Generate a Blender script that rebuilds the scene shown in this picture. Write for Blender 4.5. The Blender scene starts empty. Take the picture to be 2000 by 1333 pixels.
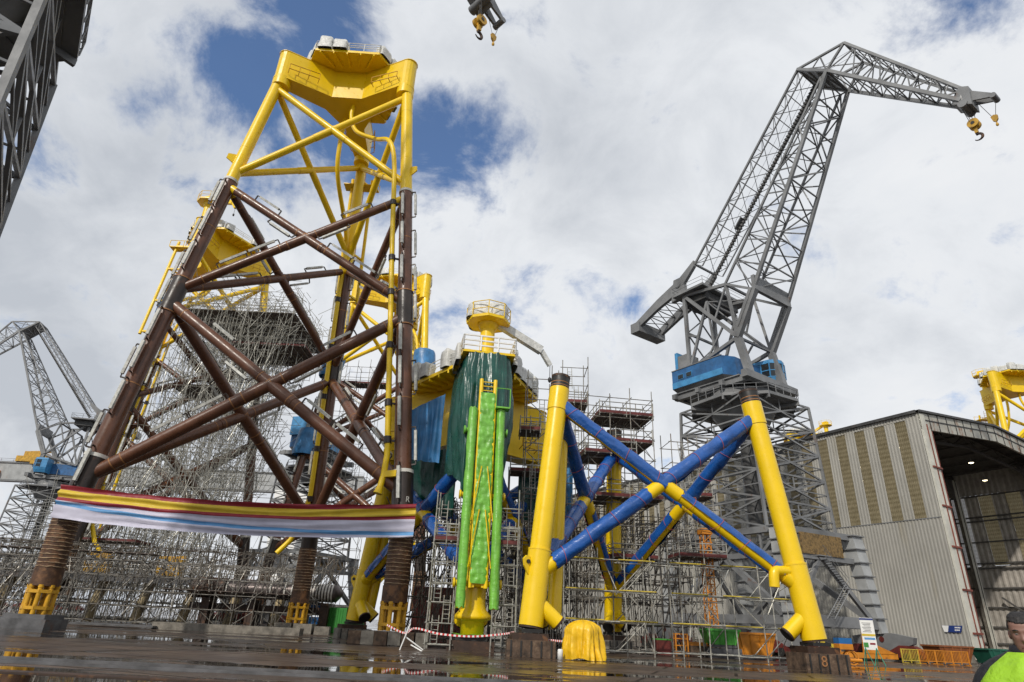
import bpy, math, random
import numpy as np
from mathutils import Vector as V, Matrix, noise as mnoise
random.seed(7)
S = bpy.context.scene
COL = S.collection
R = math.radians
# ---------------------------------------------------------------- camera
F_PX, PITCH, ROLL, EYE = 1215.52, 0.428896, 0.047825, V((0, 0, 1.65))
fw = V((0, math.cos(PITCH), math.sin(PITCH)))
r0 = V((1, 0, 0)); u0 = V((0, -math.sin(PITCH), math.cos(PITCH)))
rt = r0*math.cos(ROLL) + u0*math.sin(ROLL)
up = -r0*math.sin(ROLL) + u0*math.cos(ROLL)
cam = bpy.data.cameras.new('camera'); camo = bpy.data.objects.new('camera', cam); COL.objects.link(camo)
cam.sensor_width = 36; cam.lens = F_PX/2000*36; cam.clip_end = 6000; cam.clip_start = .05
camo.matrix_world = Matrix(((rt.x, up.x, -fw.x, EYE.x), (rt.y, up.y, -fw.y, EYE.y), (rt.z, up.z, -fw.z, EYE.z), (0, 0, 0, 1)))
S.camera = camo
def ray(px, py): return fw + rt*((px-1000)/F_PX) + up*((666.5-py)/F_PX)
def at(px, py, Y):
    d = ray(px, py); return EYE + d*(Y/d.y)
# ---------------------------------------------------------------- materials
def lin(c):
    return tuple(((x/255)/12.92 if x/255 <= .04045 else ((x/255+.055)/1.055)**2.4) for x in c) + (1,)
class NT:
    def __init__(s, m):
        s.t = m.node_tree; s.n = s.t.nodes; s.l = s.t.links
    def new(s, typ, **kw):
        n = s.n.new(typ)
        for k, v in kw.items():
            if k in n.inputs.keys() if hasattr(n, 'inputs') else False: n.inputs[k].default_value = v
            else: setattr(n, k, v)
        return n
    def link(s, a, b): s.l.new(a, b)
MATS = {}
def mat(name, col, rough=.5, metal=0., var=.15, vscale=1.2, rust=0., rustcol=(.12, .045, .015), rscale=.8, streak=1., bump=0., bscale=6., bstretch=(1, 1, 1), coat=0., spec=.5, dirt=0.):
    m = bpy.data.materials.new(name); m.use_nodes = True; t = NT(m)
    b = t.n['Principled BSDF']; b.inputs['Roughness'].default_value = rough; b.inputs['Metallic'].default_value = metal
    b.inputs['Specular IOR Level'].default_value = spec
    if coat: b.inputs['Coat Weight'].default_value = coat; b.inputs['Coat Roughness'].default_value = .12
    tc = t.new('ShaderNodeTexCoord')
    def noi(scale, det=5, st=(1, 1, 1)):
        mp = t.new('ShaderNodeMapping'); mp.inputs['Scale'].default_value = st
        t.link(tc.outputs['Object'], mp.inputs['Vector'])
        n = t.new('ShaderNodeTexNoise'); n.inputs['Scale'].default_value = scale; n.inputs['Detail'].default_value = det; n.inputs['Roughness'].default_value = .6
        t.link(mp.outputs[0], n.inputs['Vector']); return n.outputs['Fac']
    def mix(f, a, c):
        x = t.new('ShaderNodeMix', data_type='RGBA')
        if f is not None: t.link(f, x.inputs['Factor'])
        for s_, k in ((a, 6), (c, 7)):
            if isinstance(s_, tuple): x.inputs[k].default_value = s_
            else: t.link(s_, x.inputs[k])
        return x.outputs[2]
    c0 = tuple(col[:3])
    lo = tuple(max(0, x*(1-var*2)) for x in c0)+(1,); hi = tuple(min(1, x*(1+var)) for x in c0)+(1,)
    rg = t.new('ShaderNodeMapRange'); rg.inputs[1].default_value = .3; rg.inputs[2].default_value = .7
    t.link(noi(vscale), rg.inputs[0])
    out = mix(rg.outputs[0], lo, hi)
    if rust > 0:
        r_ = t.new('ShaderNodeMapRange'); th = .72-.35*rust; r_.inputs[1].default_value = th; r_.inputs[2].default_value = th+.12
        t.link(noi(rscale, 8, (1, 1, streak)), r_.inputs[0])
        out = mix(r_.outputs[0], out, tuple(rustcol)+(1,))
    t.link(out, b.inputs['Base Color'])
    rr = t.new('ShaderNodeMapRange'); rr.inputs[1].default_value = .3; rr.inputs[2].default_value = .7
    rr.inputs[3].default_value = max(.03, rough-.12); rr.inputs[4].default_value = min(1, rough+.14)
    t.link(noi(vscale*2.7), rr.inputs[0]); t.link(rr.outputs[0], b.inputs['Roughness'])
    if bump:
        bp = t.new('ShaderNodeBump'); bp.inputs['Strength'].default_value = bump; bp.inputs['Distance'].default_value = .08
        t.link(noi(bscale, 6, bstretch), bp.inputs['Height']); t.link(bp.outputs[0], b.inputs['Normal'])
    MATS[name] = m; return m
mat('yellow_paint', (.84, .56, .004), .36, var=.05, vscale=.5, rust=.04, rustcol=(.42, .24, .02), rscale=2.2, bump=.06, bscale=3)
mat('yellow_fresh', (.84, .56, .004), .30, var=.04, vscale=.6, rust=.05, rustcol=(.40, .24, .02), rscale=1.6, bump=.05, bscale=2)
mat('yellow_worn', (.62, .33, .012), .5, var=.15, rust=.35, rscale=2.5, bump=.15)
mat('brown_coat', (.125, .051, .027), .34, var=.18, vscale=.7, rust=.30, rustcol=(.16, .070, .030), rscale=.9, streak=.3, bump=.08, bscale=4)
mat('dark_can', (.030, .019, .014), .38, var=.2, rust=.25, rustcol=(.09, .04, .02))
mat('rust_steel', (.085, .038, .016), .62, var=.3, vscale=1.5, rust=.55, rustcol=(.18, .085, .035), rscale=1.4, bump=.25, bscale=5)
mat('rust_dark', (.045, .022, .012), .6, var=.3, rust=.45, rustcol=(.14, .06, .022), rscale=2)
mat('weld_tan', (.36, .25, .15), .7, var=.25, vscale=5, rust=.5, rustcol=(.20, .09, .04), rscale=4)
mat('weld_orange', (.33, .15, .055), .65, var=.2, vscale=6)
mat('chalk_white', (.62, .60, .55), .7, var=.12)
mat('anode_zinc', (.52, .52, .48), .55, var=.22, vscale=3, rust=.12, rustcol=(.28, .25, .2))
mat('crane_grey', (.185, .19, .195), .5, var=.2, vscale=.35, rust=.24, rustcol=(.13, .075, .05), rscale=.9, streak=.5, bump=.1)
mat('crane_light', (.34, .35, .35), .5, var=.16, vscale=.35, rust=.18, rustcol=(.2, .13, .09), rscale=.8, streak=.4)
mat('crane_dark', (.06, .06, .06), .6, var=.25, rust=.3, rustcol=(.08, .045, .03))
mat('crane_blue', (.022, .115, .29), .5, var=.2, vscale=.9, rust=.3, rustcol=(.07, .075, .08), rscale=1.3, streak=.3, bump=.1)
mat('crane_bluelight', (.05, .24, .48), .45, var=.15, rust=.15, rustcol=(.08, .09, .1))
mat('bogie_red', (.14, .022, .016), .55, var=.25, rust=.3, rustcol=(.05, .03, .02))
mat('scaffold_tube', (.33, .31, .275), .45, metal=.4, var=.3, vscale=2.5, rust=.4, rustcol=(.14, .085, .05), rscale=1.2)
mat('scaffold_dark', (.17, .15, .125), .5, metal=.3, var=.35, vscale=2.5, rust=.5, rustcol=(.09, .05, .03), rscale=1.2)
mat('scaffold_pale', (.46, .45, .40), .42, metal=.35, var=.25, vscale=2.5, rust=.25, rustcol=(.20, .13, .07), rscale=1.5)
mat('scaffold_yellow', (.55, .42, .05), .5, var=.2, rust=.2)
mat('plank', (.13, .10, .085), .75, var=.35, vscale=2, bump=.3)
mat('red_deck', (.12, .022, .02), .7, var=.3, vscale=2)
mat('wrap_blue', (.008, .085, .34), .27, var=.15, vscale=.9, bump=.55, bscale=1.5, bstretch=(1, 1, 1.6), spec=.7)
mat('tarp_blue', (.045, .20, .44), .42, var=.2, vscale=.8, bump=.6, bscale=1.6, bstretch=(1.6, 1.6, .4))
mat('tarp_green', (.006, .072, .054), .30, var=.2, vscale=.7, bump=.7, bscale=.9, bstretch=(1., 1., .6), spec=.6)
mat('wrap_green', (.17, .47, .05), .36, var=.15, vscale=1.2, bump=.6, bscale=2.2, bstretch=(1, 1, 1.6), spec=.6)
mat('tarp_yellow', (.80, .48, .008), .40, var=.12, bump=.5, bscale=4, bstretch=(1, 1, .5))
mat('white_wrap', (.60, .60, .57), .4, var=.14, vscale=2.5, bump=.9, bscale=3.5)
mat('white_paint', (.78, .78, .76), .5, var=.06)
mat('sheet_grey', (.34, .33, .297), .5, var=.10, vscale=.12, rust=.30, rustcol=(.27, .25, .20), rscale=.3, streak=.15, bump=.05)
mat('concrete', (.21, .19, .16), .8, var=.3, vscale=1.5, rust=.3, rustcol=(.10, .07, .05), rscale=1.4, bump=.4)
mat('timber_block', (.11, .07, .045), .8, var=.4, vscale=2, rust=.35, rustcol=(.20, .15, .09), rscale=2, bump=.4)
mat('rusty_panel', (.40, .39, .34), .6, var=.12, vscale=.6, rust=.5, rustcol=(.20, .095, .045), rscale=.7, streak=.5)
mat('frame_cream', (.58, .57, .50), .6, var=.12, vscale=.5, rust=.28, rustcol=(.22, .10, .05), rscale=.8, streak=.35)
mat('frame_red', (.20, .045, .025), .65, var=.25, rust=.3, rustcol=(.09, .04, .02))
mat('roof_dark', (.09, .085, .08), .7, var=.2)
mat('inside_steel', (.16, .145, .12), .65, var=.25, rust=.3, rustcol=(.10, .06, .04))
mat('inside_wall', (.36, .33, .29), .7, var=.15)
mat('black_steel', (.018, .017, .016), .5, var=.3)
mat('glass_dark', (.015, .02, .025), .12, var=.1)
mat('container_green', (.035, .24, .035), .5, var=.15, rust=.15)
mat('container_red', (.19, .045, .035), .6, var=.25, rust=.2)
mat('container_grey', (.10, .10, .105), .6, var=.3, rust=.25)
mat('skip_green', (.07, .34, .045), .45, var=.15, rust=.1)
mat('skip_orange', (.24, .075, .02), .55, var=.2, rust=.3)
mat('bin_green', (.012, .10, .065), .5, var=.15)
mat('lift_blue', (.012, .12, .34), .45, var=.12)
mat('cream_pipe', (.46, .37, .22), .6, var=.2, rust=.3, rustcol=(.22, .14, .07))
mat('flag_red', (.23, .010, .022), .6, var=.08)
mat('flag_yellow', (.60, .43, .03), .6, var=.06)
mat('flag_white', (.50, .49, .60), .6, var=.05)
mat('flag_blue', (.10, .28, .54), .6, var=.06)
mat('gold_panel', (.24, .15, .05), .6, var=.4, vscale=3, rust=.4, rustcol=(.07, .04, .015), rscale=3, bump=.8, bscale=7)
mat('tape_white', (.75, .74, .72), .5, var=.05)
mat('tape_red', (.55, .03, .03), .5, var=.05)
mat('skin', (.22, .115, .085), .5, var=.08, vscale=9)
mat('hair', (.010, .007, .006), .5, var=.3, vscale=40, bump=.3, bscale=40)
mat('jacket_navy', (.008, .009, .013), .7, var=.2, vscale=6, bump=.3, bscale=20)
mat('hivis', (.30, .55, .015), .6, var=.10, vscale=5, bump=.5, bscale=9)
mat('orange_paint', (.60, .22, .015), .5, var=.15, rust=.2)
mat('sign_blue', (.012, .035, .17), .5, var=.05)
mat('stand_green', (.02, .22, .13), .5, var=.1)
mat('hook_yellow', (.50, .28, .02), .5, var=.25, rust=.35, rustcol=(.05, .03, .015), rscale=3)
mat('pile_metal', (.11, .09, .085), .4, metal=.5, var=.3)
mat('pink_strap', (.5, .10, .09), .5, var=.05)
def emit(name, col, st):
    m = bpy.data.materials.new(name); m.use_nodes = True; b = m.node_tree.nodes['Principled BSDF']
    b.inputs['Emission Color'].default_value = col+(1,); b.inputs['Emission Strength'].default_value = st; MATS[name] = m
emit('lamp_glow', (1, .85, .55), 6.)
def transl(name, c1, c2, mixf=.5):
    m = bpy.data.materials.new(name); m.use_nodes = True; t = NT(m); b = t.n['Principled BSDF']; b.inputs['Roughness'].default_value = .5
    tc = t.new('ShaderNodeTexCoord'); n = t.new('ShaderNodeTexNoise'); n.inputs['Scale'].default_value = 1.2; n.inputs['Detail'].default_value = 6
    t.link(tc.outputs['Object'], n.inputs['Vector'])
    sx = t.new('ShaderNodeSeparateXYZ'); t.link(tc.outputs['Object'], sx.inputs[0])
    w = t.new('ShaderNodeMath', operation='MULTIPLY'); w.inputs[1].default_value = 2*math.pi/.62; t.link(sx.outputs[2], w.inputs[0])
    sn = t.new('ShaderNodeMath', operation='SINE'); t.link(w.outputs[0], sn.inputs[0])
    ad = t.new('ShaderNodeMath', operation='MULTIPLY_ADD'); ad.inputs[1].default_value = .22; t.link(sn.outputs[0], ad.inputs[0]); t.link(n.outputs['Fac'], ad.inputs[2])
    mx = t.new('ShaderNodeMix', data_type='RGBA'); t.link(ad.outputs[0], mx.inputs['Factor']); mx.inputs[6].default_value = c1+(1,); mx.inputs[7].default_value = c2+(1,)
    t.link(mx.outputs[2], b.inputs['Base Color'])
    tr = t.new('ShaderNodeBsdfTranslucent'); t.link(mx.outputs[2], tr.inputs['Color'])
    ms = t.new('ShaderNodeMixShader'); ms.inputs[0].default_value = mixf
    t.link(b.outputs[0], ms.inputs[1]); t.link(tr.outputs[0], ms.inputs[2]); t.link(ms.outputs[0], t.n['Material Output'].inputs['Surface'])
    MATS[name] = m
transl('fibreglass', (.20, .165, .09), (.42, .36, .23), .45)
transl('fibreglass_pale', (.5, .5, .5), (.7, .7, .7), .5)
# ---------------------------------------------------------------- mesh builder
class MB:
    k = 1.
    def __init__(s): s.v = []; s.f = []; s.mi = []; s.sm = []
    def add(s, vs, fs, m=0, smooth=False):
        o = len(s.v); s.v.extend([tuple(p) for p in vs])
        for f in fs: s.f.append(tuple(i+o for i in f)); s.mi.append(m); s.sm.append(smooth)
    def tube(s, a, b, r, r2=None, n=12, m=0, cap=True):
        a = V(a); b = V(b); r2 = r if r2 is None else r2
        d = b-a
        if d.length < 1e-6: return
        d.normalize(); x = d.orthogonal().normalized(); y = d.cross(x)
        if n == 4:
            x = d.cross(V((0, 0, 1))); x = x.normalized() if x.length > .1 else V((1, 0, 0)); y = d.cross(x)
        cs = [x*math.cos(2*math.pi*i/n)+y*math.sin(2*math.pi*i/n) for i in range(n)]
        A = [a+c*r for c in cs]; B = [b+c*r2 for c in cs]
        s.add(A+B, [(i, (i+1) % n, n+(i+1) % n, n+i) for i in range(n)], m, n > 5)
        if cap:
            s.add(A, [tuple(range(n))[::-1]], m); s.add(B, [tuple(range(n))], m)
    def path(s, pts, r, n=10, m=0, cap=True):
        pts = [V(p) for p in pts]; rings = []
        t0 = (pts[1]-pts[0]).normalized(); x = t0.orthogonal().normalized()
        for i, p in enumerate(pts):
            t = (pts[min(i+1, len(pts)-1)]-pts[max(i-1, 0)]).normalized()
            x = (x-t*x.dot(t)).normalized(); y = t.cross(x); rr = r[i] if isinstance(r, (list, tuple)) else r
            rings.append([p+(x*math.cos(2*math.pi*k/n)+y*math.sin(2*math.pi*k/n))*rr for k in range(n)])
        vs = [q for g in rings for q in g]
        s.add(vs, [(i*n+k, i*n+(k+1) % n, (i+1)*n+(k+1) % n, (i+1)*n+k) for i in range(len(pts)-1) for k in range(n)], m, True)
        if cap: s.add(rings[0], [tuple(range(n))[::-1]], m); s.add(rings[-1], [tuple(range(n))], m)
    def bar(s, a, b, w, h=None, m=0, upv=(0, 0, 1)):
        a = V(a); b = V(b); h = w if h is None else h; d = (b-a); w, h = (w*s.k, h*s.k) if max(w, h) < .62 else (w, h)
        if d.length < 1e-6: return
        d.normalize(); u = V(upv); x = d.cross(u)
        if x.length < 1e-3: x = d.cross(V((1, 0, 0)))
        x.normalize(); y = x.cross(d)
        q = [(-1, -1), (1, -1), (1, 1), (-1, 1)]
        vs = [a+x*(i*w/2)+y*(j*h/2) for i, j in q]+[b+x*(i*w/2)+y*(j*h/2) for i, j in q]
        s.add(vs, [(3, 2, 1, 0), (4, 5, 6, 7), (0, 1, 5, 4), (1, 2, 6, 5), (2, 3, 7, 6), (3, 0, 4, 7)], m)
    def box(s, c, sz, rz=0, m=0):
        c = V(c); x = V((math.cos(rz), math.sin(rz), 0)); s.bar(c-x*sz[0]/2, c+x*sz[0]/2, sz[1], sz[2], m)
    def prism(s, poly, z0, z1, m=0, mtop=None, mbot=None):
        n = len(poly); A = [(p[0], p[1], z0) for p in poly]; B = [(p[0], p[1], z1) for p in poly]
        s.add(A+B, [(i, (i+1) % n, n+(i+1) % n, n+i) for i in range(n)], m)
        s.add(A, [tuple(range(n))[::-1]], m if mbot is None else mbot); s.add(B, [tuple(range(n))], m if mtop is None else mtop)
    def slab(s, pts, nrm, th, m=0):      # planar polygon extruded along nrm
        nrm = V(nrm).normalized()*th; A = [V(p) for p in pts]; B = [p+nrm for p in A]; n = len(A)
        s.add(A+B, [(i, (i+1) % n, n+(i+1) % n, n+i) for i in range(n)], m); s.add(A, [tuple(range(n))[::-1]], m); s.add(B, [tuple(range(n))], m)
    def grid(s, rows, m=0, closed=False, smooth=True, mf=None):
        nr = len(rows); nc = len(rows[0]); vs = [p for r in rows for p in r]; o = len(s.v); s.v.extend([tuple(p) for p in vs])
        for i in range(nr-1):
            for k in range(nc if closed else nc-1):
                s.f.append((o+i*nc+k, o+i*nc+(k+1) % nc, o+(i+1)*nc+(k+1) % nc, o+(i+1)*nc+k)); s.mi.append(m if mf is None else mf(i, k)); s.sm.append(smooth)
    def lathe(s, prof, c=(0, 0, 0), n=20, m=0, axis=None):
        c = V(c); d = V(axis).normalized() if axis else V((0, 0, 1)); x = d.orthogonal().normalized(); y = d.cross(x)
        s.grid([[c+d*z+(x*math.cos(2*math.pi*k/n)+y*math.sin(2*math.pi*k/n))*r for k in range(n)] for r, z in prof], m, True)
    def mesh(s, name, mats):
        me = bpy.data.meshes.new(name); me.from_pydata(s.v, [], s.f)
        for k in (mats if isinstance(mats, (list, tuple)) else [mats]): me.materials.append(MATS[k])
        me.polygons.foreach_set('material_index', s.mi); me.polygons.foreach_set('use_smooth', s.sm); me.update(); return me
    def build(s, name, mats, parent=None, label=None):
        o = bpy.data.objects.new(name, s.mesh(name, mats)); COL.objects.link(o)
        if parent: o.parent = parent
        if label: o['label'] = label
        return o
def tag(o, label, cat, group=None):
    o['label'] = label; o['category'] = cat
    if group: o['group'] = group
    return o
def thing(name, label, cat, loc=(0, 0, 0), rz=0, group=None):
    o = bpy.data.objects.new(name, None); COL.objects.link(o); o.location = loc; o.rotation_euler = (0, 0, rz); o.empty_display_size = .5
    return tag(o, label, cat, group)
def kids(o): return [c for c in COL.objects if c.parent == o]
KID = {}
def copy_tree(o, parent=None, skip=()):
    c = o.copy(); COL.objects.link(c)
    if parent: c.parent = parent
    for ch in list(o.children):
        if ch.name.split('.')[0] in skip: continue
        copy_tree(ch, c, skip)
    return c
def struct(o): o['kind'] = 'structure'; return o
def nz(x, y=0., z=0.): return mnoise.noise(V((x, y, z)))
# ---------------------------------------------------------------- three-legged jackets
ANG = [R(210), R(330), R(90)]
def lp(i, z, za=7.96, zb=58.28, Ra=14.81, Rb=8.30):
    r = Ra if z <= za else Ra+(Rb-Ra)*(z-za)/(zb-za)
    return V((r*math.cos(ANG[i]), r*math.sin(ANG[i]), z))
def lerp(a, b, t): return a+(b-a)*t
def anode_mesh():
    m = MB(); m.bar((0, 0, -1.3), (0, 0, 1.3), .26, .22, 0)
    for s in (-1, 1):
        m.bar((0, 0, s*1.25), (0, 0, s*1.62), .09, .09, 1); m.bar((0, 0, s*1.62), (-.52, 0, s*1.62), .09, .12, 1)
    return m.mesh('anode', ['anode_zinc', 'dark_can'])
ANODE = anode_mesh()
def anode(par, a, b, t, rad, side, up_=None):
    """a zinc bar standing off tube a-b at fraction t, on the side given by a direction"""
    a = V(a); b = V(b); d = (b-a).normalized(); s = V(side); s = (s-d*s.dot(d)).normalized(); p = lerp(a, b, t)+s*(rad+.48)
    y = d.cross(s); o = bpy.data.objects.new('anode', ANODE); COL.objects.link(o); o.parent = par
    o.matrix_local = Matrix(((s.x, y.x, d.x, p.x), (s.y, y.y, d.y, p.y), (s.z, y.z, d.z, p.z), (0, 0, 0, 1)))
def ring(m, a, b, t, r, w=.12, mi=1, n=18):
    a = V(a); b = V(b); d = (b-a).normalized(); p = lerp(a, b, t); m.tube(p-d*w, p+d*w, r, n=n, m=mi, cap=True)
def star(zb, zt, Rl, tipr=.90, hub=2.35, hw=1.75):
    """plan of the transition piece: three rounded arms meeting in a hub"""
    P = []
    for a in sorted(x % (2*math.pi) for x in ANG):
        c = V((Rl*math.cos(a), Rl*math.sin(a)))
        h0 = a-R(60); h1 = a+R(60)
        e = V((math.cos(h0), math.sin(h0))); tt = V((-math.sin(h0), math.cos(h0))); P.append(e*hub+tt*hw)
        for k in range(9):
            q = a-R(90)+R(180)*k/8; P.append(c+V((math.cos(q), math.sin(q)))*tipr)
        e = V((math.cos(h1), math.sin(h1))); tt = V((-math.sin(h1), math.cos(h1))); P.append(e*hub-tt*hw)
    return P
def transition(root, zb, zt, Rl, wraps=True, seed=1):
    rnd = random.Random(seed)
    P = star(zb, zt, Rl); m = MB(); m.prism(P, zb, zt)
    for a in ANG:                                      # flange rings and stiffener seams on each arm
        c = V((Rl*math.cos(a), Rl*math.sin(a), 0))
        m.tube(c+V((0, 0, zb-.9)), c+V((0, 0, zb+.3)), .98, n=20)
    # lips along the top and bottom edges
    for z in (zb+.05, zt-.05):
        for i in range(len(P)):
            p, q = P[i], P[(i+1) % len(P)]; m.bar((p.x*1.008, p.y*1.008, z), (q.x*1.008, q.y*1.008, z), .07, .09)
    m.build('transition_piece', ['yellow_paint'], root)
    # working deck over the hub, overhanging between the arms
    h = 5.3; w = 3.7; D = []
    for a in sorted(x % (2*math.pi) for x in ANG):
        a1 = a+R(60); e = V((math.cos(a1), math.sin(a1))); t = V((-math.sin(a1), math.cos(a1))); D += [e*h-t*w, e*h+t*w]
    m = MB(); m.prism(D, zt+.02, zt+.34)
    for k in range(0, 6, 2):
        p, q = D[k], D[k+1]
        for s in np.linspace(.08, .92, 5):
            b = p.lerp(q, s); i_ = b*.60
            m.bar((b.x, b.y, zt-.12), (i_.x, i_.y, zt-.12), .14, .26)
    m.build('deck', ['yellow_paint'], root)
    m = MB()
    for k in range(6):
        p, q = D[k], D[(k+1) % 6]; n = max(2, int((q-p).length/1.5))
        for i in range(n+1):
            b = p.lerp(q, i/n); m.tube((b.x, b.y, zt+.34), (b.x, b.y, zt+1.5), .045, n=5)
        for z in (.85, 1.15, 1.5): m.tube((p.x, p.y, zt+z), (q.x, q.y, zt+z), .04, n=5)
    m.build('railing', ['white_paint'], root)
    if wraps:
        for k in range(6):
            p, q = D[k], D[(k+1) % 6]; n = 4 if k % 2 == 0 else 3
            for i in range(n):
                if rnd.random() < .2: continue
                b = p.lerp(q, (i+.5)/n); b = b*(.95); L = (q-p).length/n*rnd.uniform(.6, .95); hh = rnd.uniform(.9, 1.9)
                wrapbox((b.x, b.y, zt+.36), L, rnd.uniform(.8, 1.4), hh, math.atan2((q-p).y, (q-p).x), rnd.random()*50).build('wrapped_equipment', ['white_wrap'], root)
    # grab rails near the leg tops
    for a in ANG:
        for s in (-1, 1):
            m = MB(); e = V((math.cos(a), math.sin(a))); t = V((-e.y, e.x))*s
            p0 = e*(Rl-.3)+t*1.5; p1 = e*(Rl-3.6)+t*2.0
            for z in (zb+1.0, zb+1.75): m.tube((p0.x, p0.y, z), (p1.x, p1.y, z), .05, n=5)
            for f in (0, .33, .66, 1): p = p0.lerp(p1, f); m.tube((p.x, p.y, zb+1), (p.x, p.y, zb+1.75), .045, n=5); m.tube((p.x, p.y, zb+1.0), ((p-t*.5).x, (p-t*.5).y, zb+.7), .045, n=5)
            m.build('grab_rail', ['yellow_worn'], root)
def wrapbox(c, L, W, H, rz, seed):
    m = MB(); cx, sn = math.cos(rz), math.sin(rz); rows = []
    for z, sc in ((0, 1.), (.25, 1.03), (.5, .98), (.75, 1.02), (.97, .94), (1.0, .8), (1.02, .02)):
        row = []
        for k in range(20):
            a = 2*math.pi*k/20; q = V((math.copysign(abs(math.cos(a))**.35, math.cos(a))*L/2, math.copysign(abs(math.sin(a))**.35, math.sin(a))*W/2))*sc
            d = 1+.13*nz(q.x*2+seed, q.y*2, z*3); q = q*d
            row.append((c[0]+q.x*cx-q.y*sn, c[1]+q.x*sn+q.y*cx, c[2]+z*H*(1+.15*nz(q.x*1.5+seed, q.y*1.5, 5))))
        rows.append(row)
    m.grid(rows, closed=True); return m
def jbrace(root, a, b, r, mats, mi=0, split=None, rings=(.04, .46, .54, .96), can=True, name='brace', sag=None):
    m = MB(); a = V(a); b = V(b)
    if split is None: m.tube(a, b, r, n=18, m=mi)
    else:
        p = lerp(a, b, split); m.tube(a, p, r, n=18, m=0); m.tube(p, b, r, n=18, m=1)
    if can: m.tube(lerp(a, b, .44), lerp(a, b, .56), r*1.09, n=18, m=mi)
    for t in rings: ring(m, a, b, t, r*1.1 if .44 <= t <= .56 else r*1.02, .05, len(mats)-1)
    return m.build(name, mats, root)
def pedestal(root, p, z, yellow='yellow_paint', wrapped=False, jib=R(-35)):
    m = MB(); m.tube((p.x, p.y, z), (p.x, p.y, z+3.2), .64, n=18); m.lathe([(.64, 2.9), (.95, 3.4), (.95, 3.6), (0, 3.6)], (p.x, p.y, z), 18)
    m.build('crane_pedestal', [yellow], root)
    m = MB(); pl = [V((p.x+1.95*math.cos(R(22.5+45*k)), p.y+1.95*math.sin(R(22.5+45*k)))) for k in range(8)]
    m.prism(pl, z+3.5, z+3.75)
    for k in range(8):
        a, b = pl[k], pl[(k+1) % 8]; m.tube((a.x, a.y, z+3.7), (a.x, a.y, z+5.0), .04, n=5)
        for h in (4.3, 5.0): m.tube((a.x, a.y, z+h), (b.x, b.y, z+h), .04, n=5)
    m.build('pedestal_platform', [yellow], root)
    d = V((math.cos(jib), math.sin(jib), 0)); s = V((p.x, p.y, z+4.2)); m = MB()
    e1 = s+d*5.2+V((0, 0, -1.4 if not wrapped else -2.2)); m.bar(s, e1, .55, .7); m.bar(e1, e1+d*.9+V((0, 0, -1.3)), .35, .4)
    m.box((p.x, p.y, z+4.3), (1.5, 1.3, 1.1), jib)
    j = m.build('deck_crane_jib', ['white_wrap' if wrapped else yellow], root)
    e2 = e1+d*.9+V((0, 0, -1.3)); m = MB(); m.tube(e2, e2+V((0, 0, -1.1)), .03, n=4); m.lathe([(.02, 0), (.16, -.15), (.16, -.4), (.05, -.55)], e2+V((0, 0, -1.1)), 8)
    m.build('hook', ['black_steel'], j)
    if wrapped:
        wrapbox((p.x+.35, p.y+.2, z+3.8), 3.5, 3.6, 1.35, .3, 3.3).build('wrapped_equipment', ['white_wrap'], root)
def jtube(root, pts, r=.24, mats=('yellow_paint',), clamps=()):
    m = MB(); m.path(pts, r, 12)
    return m.build('riser_pipe', list(mats), root)
def smooth_pts(P, n=6):
    P = [V(p) for p in P]; out = []
    for i in range(len(P)-1):
        p0 = P[max(i-1, 0)]; p1 = P[i]; p2 = P[i+1]; p3 = P[min(i+2, len(P)-1)]
        for k in range(n):
            t = k/n; out.append(.5*((2*p1)+(p2-p0)*t+(2*p0-5*p1+4*p2-p3)*t*t+(3*p1-p0-3*p2+p3)*t**3))
    return out+[P[-1]]
def ladder(m, a, b, w, side, step=.5, r=.05, mi=0):
    a = V(a); b = V(b); s = V(side).normalized()*w/2; L = (b-a).length
    m.tube(a-s, b-s, r, n=4, m=mi); m.tube(a+s, b+s, r, n=4, m=mi)
    for k in range(1, int(L/step)): p = lerp(a, b, k*step/L); m.tube(p-s, p+s, r*.7, n=4, m=mi, cap=False)
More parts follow.
